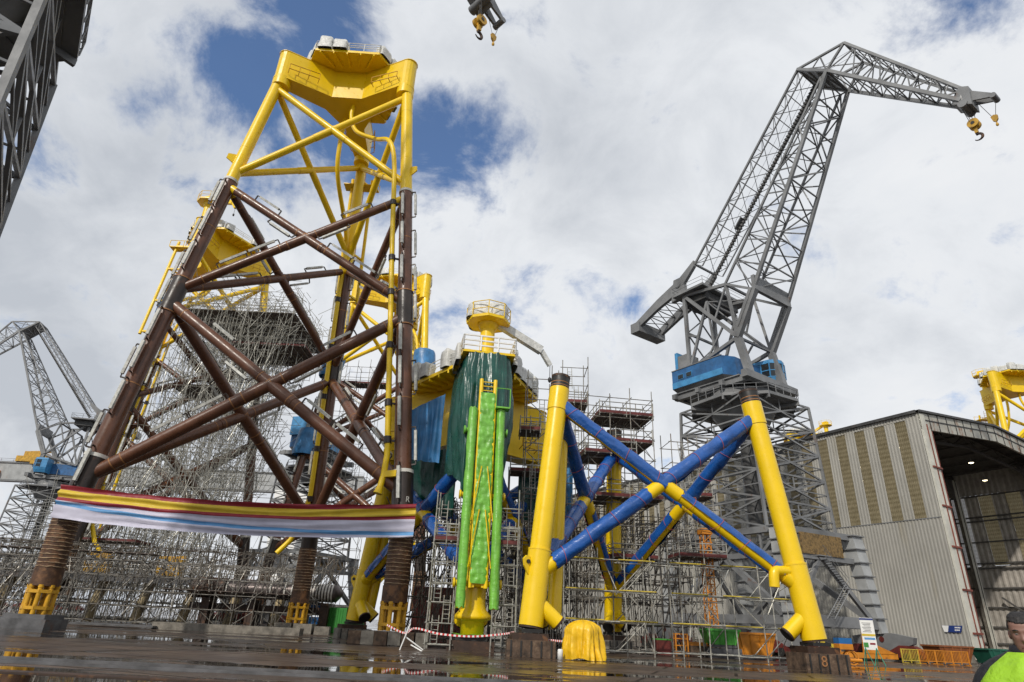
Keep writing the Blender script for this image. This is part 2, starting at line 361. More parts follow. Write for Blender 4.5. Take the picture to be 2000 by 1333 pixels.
def jacket(root, seed=1):
    C = [lp(i, 0) for i in range(3)]
    for i in range(3):
        out = V((math.cos(ANG[i]), math.sin(ANG[i]), 0)); tan = V((-out.y, out.x, 0))
        m = MB(); b = C[i]                         # pile sleeve with weld beads
        m.tube(b+V((0, 0, 2.93)), b+V((0, 0, 4.0)), .97, n=28, m=0); m.tube(b+V((0, 0, 4.0)), b+V((0, 0, 8.4)), .92, n=28, m=0)
        for k in range(15):
            z = 4.15+k*.29; vs = []
            for q in range(40):
                a = 2*math.pi*q/40; vs.append(b+V((.93*math.cos(a), .93*math.sin(a), z+.05*nz(math.cos(a)*2+i*9, math.sin(a)*2, k*1.7))))
            rr = [.035+.05*max(0, nz(q*.35, k*3.1, i*5)) for q in range(40)]
            m.path(vs+[vs[0]], rr+[rr[0]], 5, 1, cap=False)
        m.build('pile_sleeve', ['rust_steel', 'weld_tan'], root)
        m = MB(); nodes = [(8.0, 12.6, .86, 1), (12.6, 26.2, .72, 0), (26.2, 29.8, .78, 1), (29.8, 42.0, .66, 0), (42.0, 57.9, .62, 2)]
        for z0, z1, r, k in nodes: m.tube(lp(i, z0), lp(i, z1), r, n=28, m=k)
        for z, r, k in ((12.6, .90, 4), (26.2, .82, 5), (29.8, .82, 5), (19, .735, 5), (36, .675, 5), (42.0, .72, 4), (46.5, .63, 2), (53.5, .63, 2)):
            ring(m, lp(i, z-1), lp(i, z+1), .5, r, .05 if k == 5 else .14 if k == 4 else .03, k, 28)
        m.slab([lp(i, 44.2)+out*.55, lp(i, 45.4)+out*.55, lp(i, 45.2)+out*1.35, lp(i, 44.6)+out*1.35], tan, .12, 2)
        m.build('leg', ['brown_coat', 'dark_can', 'yellow_paint', 'yellow_paint', 'chalk_white', 'weld_orange'], root)
        SD = [(V((-.97, -.22, 0)), V((-.05, -1, 0))), (V((.97, -.2, 0)), V((-.22, -1, 0))), (V((.95, -.3, 0)), V((-.97, -.25, 0)))][i]
        for z, s in ((14.8, 1), (17.6, 0), (21.0, 1), (21.4, 0), (24.6, 0), (28.2, 1), (31.3, 1), (32.2, 0), (35.4, 1), (36.2, 0), (39.8, 0), (40.3, 1), (11.6, 0)):
            r = .72 if z < 27 else .66
            anode(root, lp(i, z-2), lp(i, z+2), .5, r-.12, SD[0] if s else SD[1])
    for f in range(3):
        i, j = f, (f+1) % 3; mid = (C[i]+C[j])/2; out = V((mid.x, mid.y, 0)).normalized()
        for z0, z1, r, mi in ((10.95, 27.2, .52, 0), (28.7, 41.3, .42, 0), (43.1, 56.1, .37, 1)):
            for a, b in ((i, j), (j, i)):
                A, B = lp(a, z0), lp(b, z1)
                if mi == 0 and z0 > 20:          # the upper brown braces meet yellow stubs
                    o = jbrace(root, A, B, r, ['brown_coat', 'yellow_paint', 'weld_orange'], 0, .95, (.10, .42, .455, .545, .58, .90))
                elif mi == 0: o = jbrace(root, A, B, r, ['brown_coat', 'weld_orange'], 0, None, (.07, .10, .42, .455, .545, .58, .93))
                else: o = jbrace(root, A, B, r, ['yellow_paint'], 0, None, (.06, .46, .54, .94))
                if mi == 0:
                    for t in (.24, .36, .65, .78):
                        up_ = V((0, 0, 1)) if (t*100) % 2 < 1 else V((0, 0, -1)); anode(root, A, B, t, r, up_+out*.25)
    transition(root, 57.3, 61.4, 8.2, True, seed)
    # riser pipes: from the hub down to leg 1 and along it; another along leg 2
    o1 = V((math.cos(ANG[1]), math.sin(ANG[1]), 0)); t1 = V((-o1.y, o1.x, 0)); off = lambda z: lp(1, z)+V((-1.25, -.35, 0))
    pts = smooth_pts([(.6, -1.2, 57.4), (.6, -1.2, 55.5), (1.6, -1.4, 53.2), (4.2, -2.4, 51.4), lp(1, 49)+V((-1.9, -.2, 0)), off(46), off(38)], 6)+[off(z) for z in (32, 26, 20, 16, 14)]+[lp(1, 12.2)+V((-1.5, -.45, 0)), lp(1, 11.2)+V((-1.75, -.55, 0))]
    m = MB(); m.path(pts, .25, 12); e = pts[-1]; m.tube(e, e+V((-.1, -.05, -.5)), .27, .38, 12)
    for z in (40.3, 33.5, 29.6, 24.0, 18.5, 15.2):
        m.tube(off(z+.3), off(z-.3), .33, n=12, m=1); m.bar(off(z), lp(1, z), .16, .16, 1)
    m.bar(lp(1, 12.3)+V((-1.4, -.4, 0)), lp(1, 12.3)+V((-.3, -1.0, 0)), .5, .5, 0); m.build('riser_pipe', ['yellow_paint', 'dark_can'], root)
    off2 = lambda z: lp(2, z)+V((-.35, -1.0, 0))
    pts = smooth_pts([(-.9, 1.2, 57.4), (-1.0, 1.4, 54), (-1.0, 3.0, 50), off2(45), off2(38)], 6)+[off2(z) for z in (32, 26, 20, 14)]+[off2(11)+V((-.4, -.2, 0)), off2(9)+V((-1.3, -.6, 0)), off2(7.6)+V((-2.4, -1, 0))]
    m = MB(); m.path(pts, .27, 12)
    for z in (37, 31, 25, 19, 13.5): m.tube(off2(z+.3), off2(z-.3), .35, n=12, m=1); m.bar(off2(z), lp(2, z), .16, .16, 1)
    m.build('riser_pipe', ['yellow_paint', 'dark_can'], root)
    # access ladder with fender tubes on leg 2
    m = MB(); o2 = V((math.cos(ANG[2]), math.sin(ANG[2]), 0)); t2 = V((-o2.y, o2.x, 0))
    for s in (-1.3, 1.3): m.tube(lp(2, 38)+o2*1.9+t2*s, lp(2, 55.5)+o2*1.7+t2*s, .22, n=10)
    for z in (38.5, 44, 50, 54.5):
        m.bar(lp(2, z)+o2*1.85-t2*1.4, lp(2, z)+o2*1.85+t2*1.4, .25); m.bar(lp(2, z), lp(2, z)+o2*1.9-t2*1.2, .22); m.bar(lp(2, z), lp(2, z)+o2*1.9+t2*1.2, .22)
    m.build('boat_landing', ['yellow_paint'], root)
    m = MB(); ladder(m, lp(2, 38)+o2*1.3, lp(2, 56.5)+o2*1.2, .8, t2, .45, .05); m.build('ladder', ['yellow_worn'], root)
    m = MB(); q = lp(2, 54.2)+o2*1.5; m.bar(q-t2*2.2, q+t2*2.2, 1.6, .12)
    for s in (-2.2, 0, 2.2): m.tube(q+t2*s+o2*.8, q+t2*s+o2*.8+V((0, 0, 1.1)), .05, n=5)
    m.tube(q-t2*2.2+o2*.8+V((0, 0, 1.1)), q+t2*2.2+o2*.8+V((0, 0, 1.1)), .05, n=5); m.build('landing_platform', ['yellow_paint'], root)
JA = thing('jacket_foundation', 'tallest brown and yellow three-legged jacket, in front, with the striped banner across its legs', 'offshore jacket', (-20.88, 57.54, 0), .0284, 'three-legged steel jackets')
jacket(JA, 3)
cu = bpy.data.curves.new('letter', 'FONT'); cu.body = 'R'; cu.size = .62; cu.align_x = 'CENTER'; tmp = bpy.data.objects.new('tmp', cu); COL.objects.link(tmp)
me = bpy.data.meshes.new_from_object(tmp); bpy.data.objects.remove(tmp); me.materials.clear(); me.materials.append(MATS['chalk_white'])
LET = bpy.data.objects.new('painted_letter', me); COL.objects.link(LET); na = R(-58); pz = lp(1, 10.15)
def jcopy(label, loc, rz, pl, wr, jib, skip=()):
    c = copy_tree(JA, skip=skip); c['label'] = label; c.location = loc; c.rotation_euler = (0, 0, rz)
    e = V((math.cos(ANG[pl or 0])*7.6, math.sin(ANG[pl or 0])*7.6, 0)); 
    if pl is not None: pedestal(c, e, 61.6, wrapped=wr, jib=jib)
    return c
LETP = pz+V((.885*math.cos(na), .885*math.sin(na), 0))
JB = jcopy('yellow-topped brown jacket behind the front one, standing inside the dense scaffold', (-53.0, 96, 0), R(180), 2, False, R(180-20))
JC = jcopy('jacket partly hidden behind the right leg of the front jacket, blue sheet round its leg', (-22.6, 108.5, 0), R(-14), None, False, 0)
JH = jcopy('yellow jacket top with deck crane rising above the open end of the corrugated hall', (121, 139.2, 0), 0, 2, False, R(40), ("anode",))
JG = jcopy('distant yellow jacket top just showing over the long wall of the hall', (96, 196, 0), R(10), 1, False, R(100), ("anode",))
LET.parent = JA; LET.location = LETP; LET.rotation_euler = (R(90), 0, na+R(90))
# blue sheets round legs of the jackets behind
def leg_sheet(root, i, z0, z1, r, seed, mt='tarp_blue'):
    m = MB(); rows = []
    for k in range(9):
        z = z0+(z1-z0)*k/8; c = lp(i, z); rows.append([c+V((math.cos(2*math.pi*q/28), math.sin(2*math.pi*q/28), 0))*(r*(1+.10*nz(math.cos(q*.224)*3+seed, math.sin(q*.224)*3, z*.35))-.12*(1 if k in (0, 8) else 0)) for q in range(28)])
    m.grid(rows, closed=True); m.build('leg_sheet', [mt], root)
leg_sheet(JC, 1, 41.2, 45.2, 1.9, 3); leg_sheet(JC, 0, 41, 45, 1.9, 8); leg_sheet(JB, 2, 42, 45, 1.4, 5); leg_sheet(JC, 0, 26.5, 31, 1.9, 11)
# support frames and blocks below the front jacket
for i, (lab, blk) in enumerate((('yellow pipe frame carrying the left foot of the front jacket', 0), ('yellow pipe frame carrying the right foot of the front jacket, beside the yellow twin legs', 1), ('yellow pipe frame carrying the rear foot of the front jacket, beside the striped pile', 2))):
    p = JA.matrix_basis @ lp(i, 0) if False else Matrix.Rotation(.0284, 3, 'Z') @ lp(i, 0) + V((-20.88, 57.54, 0))
    t = thing('support_frame', lab, 'support frame', (p.x, p.y, 0), .3*i, 'support frames under the front jacket')
    for k in range(8):
        a = R(22.5+45*k); m = MB(); q = V((.86*math.cos(a), .86*math.sin(a), 0)); m.tube(q+V((0, 0, .93)), q+V((0, 0, 2.85)), .16, n=12); m.tube(q+V((0, 0, 2.7)), q+V((0, 0, 2.9)), .19, n=12); m.build('post', ['yellow_worn'], t)
    for z in (1.35, 2.45):
        m = MB()
        for k in range(8):
            a, b = R(22.5+45*k), R(67.5+45*k); m.bar((1.0*math.cos(a), 1.0*math.sin(a), z), (1.0*math.cos(b), 1.0*math.sin(b), z), .1, .22)
        m.build('clamp_band', ['yellow_worn'], t)
    m = MB(); m.tube((0, 0, 2.82), (0, 0, 2.94), .99, n=24); m.build('top_plate', ['rust_steel'], t)
    m = MB()
    if blk == 0:
        m.prism([(-1.7, -1.4), (1.7, -1.4), (1.7, 1.4), (-1.7, 1.4)], 0, .62); m.prism([(-1.45, -1.2), (1.45, -1.2), (1.45, 1.2), (-1.45, 1.2)], .624, .92)
        o = m.build('base_block', ['container_grey'], None); tag(o, 'grey steel box base under the left foot of the front jacket', 'base block')
    elif blk == 2:
        m.box((-1.0, 0, .45), (1.7, 2.6, .9), 0); m.box((1.0, 0, .46), (1.9, 2.4, .9), 0); m.box((2.9, -.2, .36), (1.5, 1.8, .72), .1)
        o = m.build('base_block', ['concrete'], None); tag(o, 'stained concrete blocks under the rear foot of the front jacket', 'base block')
    else:
        for k in range(6): m.box((-2.4+k*.95, random.uniform(-.15, .15), .45), (.9, 2.8, random.uniform(.84, .9)), random.uniform(-.03, .03), k % 2)
        o = m.build('base_block', ['timber_block', 'concrete'], None); tag(o, 'row of worn timber and concrete blocks under the right foot of the front jacket', 'base block')
    o.location = (p.x, p.y, 0); o.rotation_euler = (0, 0, .05)
# ---------------------------------------------------------------- jacket top bays standing on blocks (right and centre)
def wrap_tube(m, a, b, r, t0, t1, a0, a1, seed, mi=0, straps=True, ups=None):
    """a loose plastic sheet round part of tube a-b"""
    a = V(a); b = V(b); d = (b-a).normalized(); L = (b-a).length; u = V((0, 0, 1)); u = (u-d*u.dot(d)).normalized(); x = d.cross(u)
    n = max(8, int(L*(t1-t0)/.22)); rows = []; na = 22
    for i in range(n+1):
        t = t0+(t1-t0)*i/n; c = lerp(a, b, t); row = []
        for k in range(na+1):
            q = a0+(a1-a0)*k/na; s = i*.22
            fold = .24*abs(nz(q*1.2+seed, s*.4, seed))+.16*nz(q*2.4+s*.5, s*.9+seed, 3)+.09*abs(nz(q*4+s*1.2, s*1.7, seed))
            fl = .12*max(0, abs((k/na)-.5)*2-.8)*(1+nz(s*.8, seed, 7))*4 if a1-a0 < 6 else 0
            rr = r*(1.05+fold)+fl*r
            row.append(c+(u*math.cos(q)+x*math.sin(q))*rr+d*(.15*nz(q*2, seed, 9) if i in (0, n) else 0))
        rows.append(row)
    m.grid(rows, mi)
def ties(m, a, b, r, ts, mi):
    for t in ts:
        a_ = V(a); b_ = V(b); d = (b_-a_).normalized(); p = lerp(a_, b_, t); x = d.orthogonal().normalized(); y = d.cross(x)
        m.path([p+(x*math.cos(q*.2618)+y*math.sin(q*.2618))*(r*1.16)+d*.16*math.sin(q*.26+t*9) for q in range(25)], .018, 4, mi, cap=False)
def topbay(root, Rb, Rt, zb, zt, leg_r, br, stubs=True, capring=True, wraps=True):
    P = lambda i, z: lp(i, z, zb, zt, Rb, Rt)
    for i in range(3):
        m = MB(); zk = zb+(zt-zb)*.27
        out = V((math.cos(ANG[i]), math.sin(ANG[i]), 0)); tan = V((-out.y, out.x, 0))
        m.tube(P(i, zb+.12), P(i, zk), leg_r*1.09, n=32); m.tube(P(i, zk), P(i, zt-2.6), leg_r*.97, n=32); m.tube(P(i, zt-2.7), P(i, zt-1.0), leg_r*1.04, n=32)
        ring(m, P(i, zk-1), P(i, zk+1), .5, leg_r*1.12, .05, 0, 32); m.tube(P(i, zb), P(i, zb+.16), leg_r*1.03, n=32, m=1)
        m.tube(P(i, zt-1.0), P(i, zt-.15), leg_r*.98, n=32, m=2); m.tube(P(i, zt-.15), P(i, zt+.02), leg_r*1.0, n=32, m=1)
        for z in (zt-.85, zt-.6): ring(m, P(i, z-.5), P(i, z+.5), .5, leg_r*1.0, .03, 3, 32)
        pe = P(i, zb+(zt-zb)*.24)
        if i != 1: m.slab([pe+out*leg_r*.9, pe+out*leg_r*.9+V((0, 0, -1.5)), pe+out*(leg_r+.55)+V((0, 0, -.5)), pe+out*(leg_r+.62)+V((0, 0, -.1)), pe+out*(leg_r+.4)+V((0, 0, .12))], tan, .14, 0)
        if i != 1: m.tube(pe+out*(leg_r+.28)+V((0, 0, -.25))-tan*.1, pe+out*(leg_r+.28)+V((0, 0, -.25))+tan*.24, .13, n=10, m=4)
        m.build('leg', ['yellow_fresh', 'rust_dark', 'black_steel', 'weld_orange', 'black_steel'], root)
        for s in (1, 2):                          # short stubs pointing down to the next bay
            k = (i+s) % 3; a = P(i, zb+1.7); dr = (P(k, zb)-P(i, zb)).normalized()*1.0+V((0, 0, -.86)); dr.normalize()
            m = MB(); m.tube(a, a+dr*2.0, br*1.12, n=24); m.tube(a+dr*2.0, a+dr*2.12, br*1.14, n=24, m=1); m.tube(a+dr*2.05, a+dr*2.14, br*.96, n=24, m=2); m.build('brace_stub', ['yellow_fresh', 'rust_dark', 'black_steel'], root)
    for f in range(3):
        i, j = f, (f+1) % 3
        for q, (a, b) in enumerate(((i, j), (j, i))):
            A, B = P(a, zb+3.2), P(b, zt-2.1)
            m = MB(); m.tube(A, B, br, n=22); m.tube(lerp(A, B, .47), lerp(A, B, .53), br*1.12, n=22); m.tube(A, lerp(A, B, .06), br*1.14, n=22)
            o = m.build('brace', ['yellow_fresh'], root)
            if wraps:
                for w, (t0, t1) in enumerate(((.065, .470), (.530, .975))):
                    m = MB(); rg_ = (-math.pi, math.pi) if not (f == 0 and q == 1) else ((-1.75, 1.5) if w == 0 else (-2.5, 2.2))
                    if f and w == 0: rg_ = (-2.6, 2.3)
                    wrap_tube(m, A, B, br*1.06, t0, t1, *rg_, seed=f*7+q*3+w)
                    ties(m, A, B, br*1.13, np.linspace(t0+.04, t1-.04, 4), 1)
                    m.build('plastic_wrap', ['wrap_blue', 'pink_strap'], o)
def block_base(lab, loc, rz, tall, mk, text=None):
    m = MB(); m.box((0, 0, tall*.3), (2.9, 2.3, tall*.6), 0, 0); m.box((-.1, 0, tall*.72), (2.2, 1.9, tall*.24), .05, 1); m.box((0, 0, tall*.93), (1.3, 1.3, tall*.14), .1, 2)
    for k in range(5): m.box((-1.2+k*.6, -1.17, tall*.3), (.1, .06, tall*.56), 0, 2)
    o = m.build('base_block', [mk, 'rust_dark', 'black_steel'], None); o.location = loc; o.rotation_euler = (0, 0, rz); tag(o, lab, 'base block'); return o
JD = thing('jacket_section', 'yellow three-legged jacket section with blue wrapped cross braces, right of the green tarpaulin', 'jacket section', (10.675, 48.187, 0), .08)
topbay(JD, 10.555, 8.357, 1.56, 18.73, .70, .42)
m = MB(); m.path(smooth_pts([lp(1, 5.7, 1.56, 18.73, 10.555, 8.357), lp(1, 5.7, 1.56, 18.73, 10.555, 8.357)+V((-1.3, -.3, .05)), lp(1, 5.7, 1.56, 18.73, 10.555, 8.357)+V((-1.75, -.4, -.1)), lp(1, 5.7, 1.56, 18.73, 10.555, 8.357)+V((-1.85, -.4, -1.0))], 5), .33, 16)
m.build('elbow_pipe', ['yellow_fresh'], JD)
m = MB(); q0, q1 = lp(0, 2.5, 1.56, 18.73, 10.555, 8.357)+V((1.75, 2.4, 0)), lp(0, 14.5, 1.56, 18.73, 10.555, 8.357)+V((.95, 2.6, 0)); m.tube(q0, q1, .48, n=20); m.build('riser_pipe', ['yellow_fresh'], JD)
for i, (lab, mk, tall) in enumerate((('rusty block carrying the left leg of the blue wrapped section', 'timber_block', 1.54), ('dark weathered block marked 8 under the right leg of the blue wrapped section', 'timber_block', 1.54), ('concrete block under the rear leg of the blue wrapped section, inside the scaffold', 'concrete', 1.54))):
    p = Matrix.Rotation(.08, 3, 'Z') @ lp(i, 0, 1.56, 18.73, 10.555, 8.357) + V((10.675, 48.187, 0)); bo = block_base(lab, (p.x, p.y, 0), .12 if i else .02, tall, mk)
    if i == 1:
        cu = bpy.data.curves.new('number', 'FONT'); cu.body = '8'; cu.size = .85; cu.align_x = 'CENTER'; tmp = bpy.data.objects.new('tmp', cu); COL.objects.link(tmp)
        me = bpy.data.meshes.new_from_object(tmp); bpy.data.objects.remove(tmp); me.materials.clear(); me.materials.append(MATS['weld_orange'])
        o = bpy.data.objects.new('painted_number', me); COL.objects.link(o); o.parent = bo; o.location = (-.3, -1.206, .22); o.rotation_euler = (R(90), 0, 0)
# centre: a complete top with transition piece, shrouded
EC = V((-3.4, 57.6, 0)); ERZ = R(-81-210)
JE = thing('jacket_section', 'yellow jacket top standing on the ground with a dark green tarpaulin over its front arm', 'jacket section', EC, ERZ)
EB = dict(Rb=10.2, Rt=8.3, zb=1.4, zt=17.2)
topbay(JE, 10.2, 8.3, 1.4, 17.2, .66, .46)
transition(JE, 16.6, 22.2, 8.3, True, 11)
e0 = V((math.cos(ANG[0])*7.7, math.sin(ANG[0])*7.7, 0)); pedestal(JE, e0, 22.5, wrapped=True, jib=R(20)-ERZ)
m = MB()
c0 = V((math.cos(ANG[0]), math.sin(ANG[0]), 0)); t0 = V((-c0.y, c0.x, 0))
pl = [e0*.62+t0*2.3, e0*1.30+t0*2.2, e0*1.30-t0*2.2, e0*.62-t0*2.3]
m.prism([(p.x, p.y) for p in pl], 22.22, 22.42); m.build('front_deck', ['yellow_paint'], JE)
m = MB()
for a, b in ((pl[0], pl[1]), (pl[1], pl[2]), (pl[2], pl[3])):
    for k in range(4): p = lerp(a, b, k/3); m.bar(p+V((0, 0, 22.4)), p+V((0, 0, 23.75)), .13)
    for z in (22.85, 23.3, 23.75): m.bar(a+V((0, 0, z)), b+V((0, 0, z)), .12)
m.build('railing', ['white_paint'], JE)
for k, (s, l) in enumerate(((1, 3.4), (-1, 3.6))):
    p = e0*.93+t0*s*2.45; wrapbox((p.x, p.y, 21.9), l, .5, 1.6, math.atan2(c0.y, c0.x), k*9.1).build('wrapped_equipment', ['white_wrap'], JE)
# the green tarpaulin round the front arm: U-shaped curtain with folds
def curtain(path, z0f, z1, seed, mt, flare=.35, n=44, amp=.16, out=None):
    m = MB(); P = smooth_pts(path, 18); rows = []; N = len(P); cen = sum(P, V())/N
    for i in range(n+1):
        row = []
        for k, p in enumerate(P):
            zb_ = z0f(k/(N-1)); h = i/n; z = z1+(zb_-z1)*h
            o = (p-cen); o.z = 0; o.normalize()
            d = amp*(.3+h)*(.8*math.sin(k*.34+5*nz(k*.05, z*.05, seed))+1.6*nz(k*.13+z*.05, z*.12, seed)+1.3*(.4-abs(nz(k*.22-z*.13, z*.10, seed)))+.7*(.35-abs(nz(k*.4+z*.3, z*.25, seed+4))))+.5*amp*nz(k*.5, z*.7, seed)+flare*math.sin(h*3.1)*.7-flare*.4*h
            row.append((p.x+o.x*d, p.y+o.y*d, z+.12*nz(k*.2, seed, i)))
        rows.append(row)
    m.grid(rows); return m
Rm = Matrix.Rotation(ERZ, 3, 'Z')
def ew(v): return EC+Rm @ V(v)
pa = [c0*3.8+t0*2.4, c0*6.5+t0*2.1, c0*9.2+t0*1.85, c0*10.1+t0*1.25, c0*10.3, c0*10.1-t0*1.25, c0*9.2-t0*1.85, c0*6.5-t0*2.1, c0*3.8-t0*2.4]
o = curtain(pa, lambda t: 12.0-1.3*math.sin(t*3.14)+1.1*math.sin(t*9), 22.15, 2.2, 'tarp_green', .55, amp=.21).build('green_tarpaulin', ['tarp_green'], None)
o.location = EC; o.rotation_euler = (0, 0, ERZ); tag(o, 'dark green tarpaulin hanging in folds round the front arm below the small deck crane', 'tarpaulin')
def sheet(name, mt, lab, cat, px, Y0, Y1, seed, amp=.25):
    """a hanging sheet between two ground points, given by its corner heights"""
    m = MB(); (xa, za0, za1), (xb, zb0, zb1) = px; rows = []
    for i in range(22):
        h = i/21; row = []
        for k in range(30):
            t = k/29; x = xa+(xb-xa)*t; y = Y0+(Y1-Y0)*t; zt_ = za1+(zb1-za1)*t; zb_ = za0+(zb0-za0)*t; z = zt_+(zb_-zt_)*h
            row.append((x+amp*.3*nz(k*.3, z*.2, seed), y+amp*(math.sin(k*.8+seed+h)*.5+nz(k*.25, z*.25, seed)*1.2)*(0.3+h), z+.3*nz(k*.2, seed, 4)*(h)))
        rows.append(row)
    m.grid(rows); o = m.build(name, [mt], None); return tag(o, lab, cat)
q = [at(*p, 53.5) for p in ((800, 800), (812, 898), (870, 772), (862, 905))]
sheet('blue_sheet', 'tarp_blue', 'big pale blue sheet hanging between the front jacket leg and the yellow jacket top', 'tarpaulin', ((q[0].x, q[1].z, q[0].z), (q[2].x, q[3].z, q[2].z)), 53.8, 53.2, 4)
sheet('green_sheet', 'tarp_green', 'wide green sheet hanging low behind the dark tarpaulin, left of the lime green tubes', 'tarpaulin', ((-9.8, 10.2, 15.0), (-4.4, 10.0, 16.3)), 57.5, 55.0, 9)
sheet('green_sheet', 'tarp_green', 'small green sheet right of the lime green tubes, below the yellow box girder', 'tarpaulin', ((1.2, 10.4, 14.6), (3.9, 10.2, 14.2)), 57.5, 58.5, 12)
sheet('blue_sheet', 'tarp_blue', 'blue sheet hanging on the ladder scaffold left of the tall yellow leg', 'tarpaulin', ((3.9, 9.6, 17.0), (6.6, 9.6, 16.6)), 60, 61, 15)
# lime green wrapped boat landing on the front leg
PE = lambda i, z: lp(i, z, 1.4, 17.2, 10.2, 8.3)
BL = thing('boat_landing', 'lime green wrapped ladder and fender tubes running down the front leg under the green tarpaulin', 'boat landing', EC, ERZ)
def fr(z, o, s): return c0*(10.9+(19.5-z)*.062+o-1.75)+t0*s+V((0, 0, z))
m = MB(); rows = []
for i in range(90):
    z = 18.4-i*(18.4-4.2)/89; w = .66; row = []
    for k in range(15):
        s = -w+2*w*k/14; row.append(fr(z, 1.80+.028*math.sin(i*2.1+nz(k*.3, i*.1)*2)+.10*nz(k*.35, i*.30, 3)+.04*nz(k*.9, i*.8, 5)-(.30 if k in (0, 14) else 0), s+.04*nz(i*.4, k)))
    rows.append(row)
m.grid(rows); m.build('ladder_wrap', ['wrap_green'], BL)
m = MB()
for s in (-.56, .56): m.tube(fr(3.9, 1.6, s), fr(19.6, 1.6, s), .16, n=10)
for k in range(42): m.tube(fr(4.2+k*.37, 1.62, -.6), fr(4.2+k*.37, 1.62, .6), .045, n=5)
for s in (-.72, .72):
    for z0 in (12.4, 9.2): m.bar(fr(z0, 1.95, s*.3), fr(z0-4.0, 2.0, s*1.1), .06)
m.build('ladder', ['yellow_fresh'], BL)
for s, lab in ((-1.12, None), (1.12, None)):
    m = MB(); A, B = fr(2.6, 1.9, s*1.03), fr(17.0, 1.75, s*.98); m.tube(A, B, .27, n=14, m=1); wrap_tube(m, A, B, .29, .0, 1., -math.pi, math.pi, 4+s, 0)
    for k in range(34): ring(m, A, B, (k+.5)/34, .315+.02*nz(k), .018, 0, 12)
    m.build('fender_tube', ['wrap_green', 'yellow_fresh'], BL)
for z in (4.2, 10.3, 15.3):
    m = MB(); m.tube(fr(z, 1.3, -1.6), fr(z, 1.3, 1.6), .2, n=12)
    for s in (-1.6, 1.6): m.tube(fr(z, 1.3, s*.98), fr(z, 1.3, s*1.06), .33, n=12)
    for s in (-.4, .4): m.bar(PE(0, z)+t0*s, fr(z, 1.6, s), .3, .5)
    m.build('bracket', ['yellow_fresh'] if z < 15 else ['wrap_green'], BL)
m = MB(); m.bar(fr(17.1, 1.9, .6), fr(17.1, 1.9, 1.7), .9, .12); [m.tube(fr(17.1, 2.3, q), fr(18.7, 2.3, q), .04, n=5) for q in (.6, 1.7)]
m.tube(fr(18.7, 2.3, .6), fr(18.7, 2.3, 1.7), .04, n=5); m.build('landing_platform', ['wrap_green'], BL)
m = MB(); c = PE(0, 1.4); m.lathe([(.82, 3.4), (.82, 2.0), (.88, 1.6), (1.28, 1.2), (1.30, .98), (.9, .85), (.82, .8), (.82, -.05), (.7, -.05)], (c.x, c.y, 1.0), 32)
m.build('pile_flange', ['yellow_fresh'], JE)
p = ew(PE(0, 0)); o = MB(); o.box((0, 0, .3), (3.2, 2.2, .6), 0, 0); o.box((0, 0, .75), (2.2, 1.8, .28), 0, 1); o = o.build('base_block', ['rust_dark', 'black_steel'], None); o.location = (p.x, p.y, 0); tag(o, 'dark rusty box base under the yellow flanged foot of the lime green wrapped leg', 'base block')
m = MB(); m.grid([[((1.6+.4*nz(k*.8, 2))*math.cos(k*.2618)*s, (1.2+.4*nz(k*.7, 5))*math.sin(k*.2618)*s, .93+.18*nz(k*.9, s*3)*(s)) for k in range(25)] for s in (.05, .5, .8, 1.0)]); o = m.build('plastic_scrap', ['wrap_green'], None); o.location = (p.x, p.y-.2, .05); tag(o, 'crumpled lime green plastic scrap lying under the flanged foot', 'plastic sheet')
p = ew(PE(2, 0)); block_base('timber block under the yellow twin legs beside the front jacket', (p.x, p.y, 0), .4, 1.38, 'concrete')
p = ew(PE(1, 0)); block_base('concrete block under the hidden rear leg of the shrouded yellow top', (p.x, p.y, 0), .4, 1.38, 'concrete')
m = MB(); A, B = PE(2, 1.5), PE(2, 16.5); dd = V((math.cos(ANG[2]-1.9), math.sin(ANG[2]-1.9), 0)); m.tube(A+dd*1.35, B+dd*1.2, .5, n=24); m.tube(A+dd*1.35, A+dd*1.35+(B-A)*.25, .56, n=24); m.build('riser_pipe', ['yellow_fresh'], JE)
# ---------------------------------------------------------------- banner
BA, BB = V((-33.75, 48.45, 0)), V((-6.75, 49.15, 0))
mB = MB(); rows_def = [('r', 0, .13), ('y', .13, .37), ('r', .37, .48), ('w', .48, None), ('b', None, None), ('w', None, 1.)]
NU = 150
def vb(u):   # row boundaries from the top
    c0_ = .54+.36*min(1, max(0, u))**.8; h = .055
    return [0, .14, .37, .475, max(.485, c0_-h), min(.99, c0_+h), 1.0]
grid = []; mids = []
SUB = [3, 6, 3, 4, 3, 4]
for k in range(NU+1):
    u = k/NU; base = lerp(BA, BB, u); ztop = 9.95+(9.89-9.95)*u-.62*(1-(2*u-1)**2); zbot = 7.5-.08*u-.55*(1-(2*u-1)**2); col = []
    vv = vb(u)
    for q in range(6):
        for s in range(SUB[q]+(1 if q == 5 else 0)):
            v = vv[q]+(vv[q+1]-vv[q])*s/SUB[q]
            fold = .17*math.sin(v*30+4*u+4*nz(u*2.2, v*1.2))+.20*nz(u*6, v*7, 2)+.07*nz(u*22, v*16, 7)
            hang = .25*(1-(2*u-1)**2)
            col.append((base.x+.05*nz(u*9, v*3), base.y-.15-fold*.55-hang, ztop+(zbot-ztop)*v+.05*nz(u*12, v*4, 5)))
    grid.append(col)
band = [q for q in range(6) for _ in range(SUB[q])]
mB.grid(grid, mf=lambda i, k: (0, 1, 0, 2, 3, 2)[band[k]])
ob = mB.build('banner', ['flag_red', 'flag_yellow', 'flag_white', 'flag_blue'], None); mr = MB()
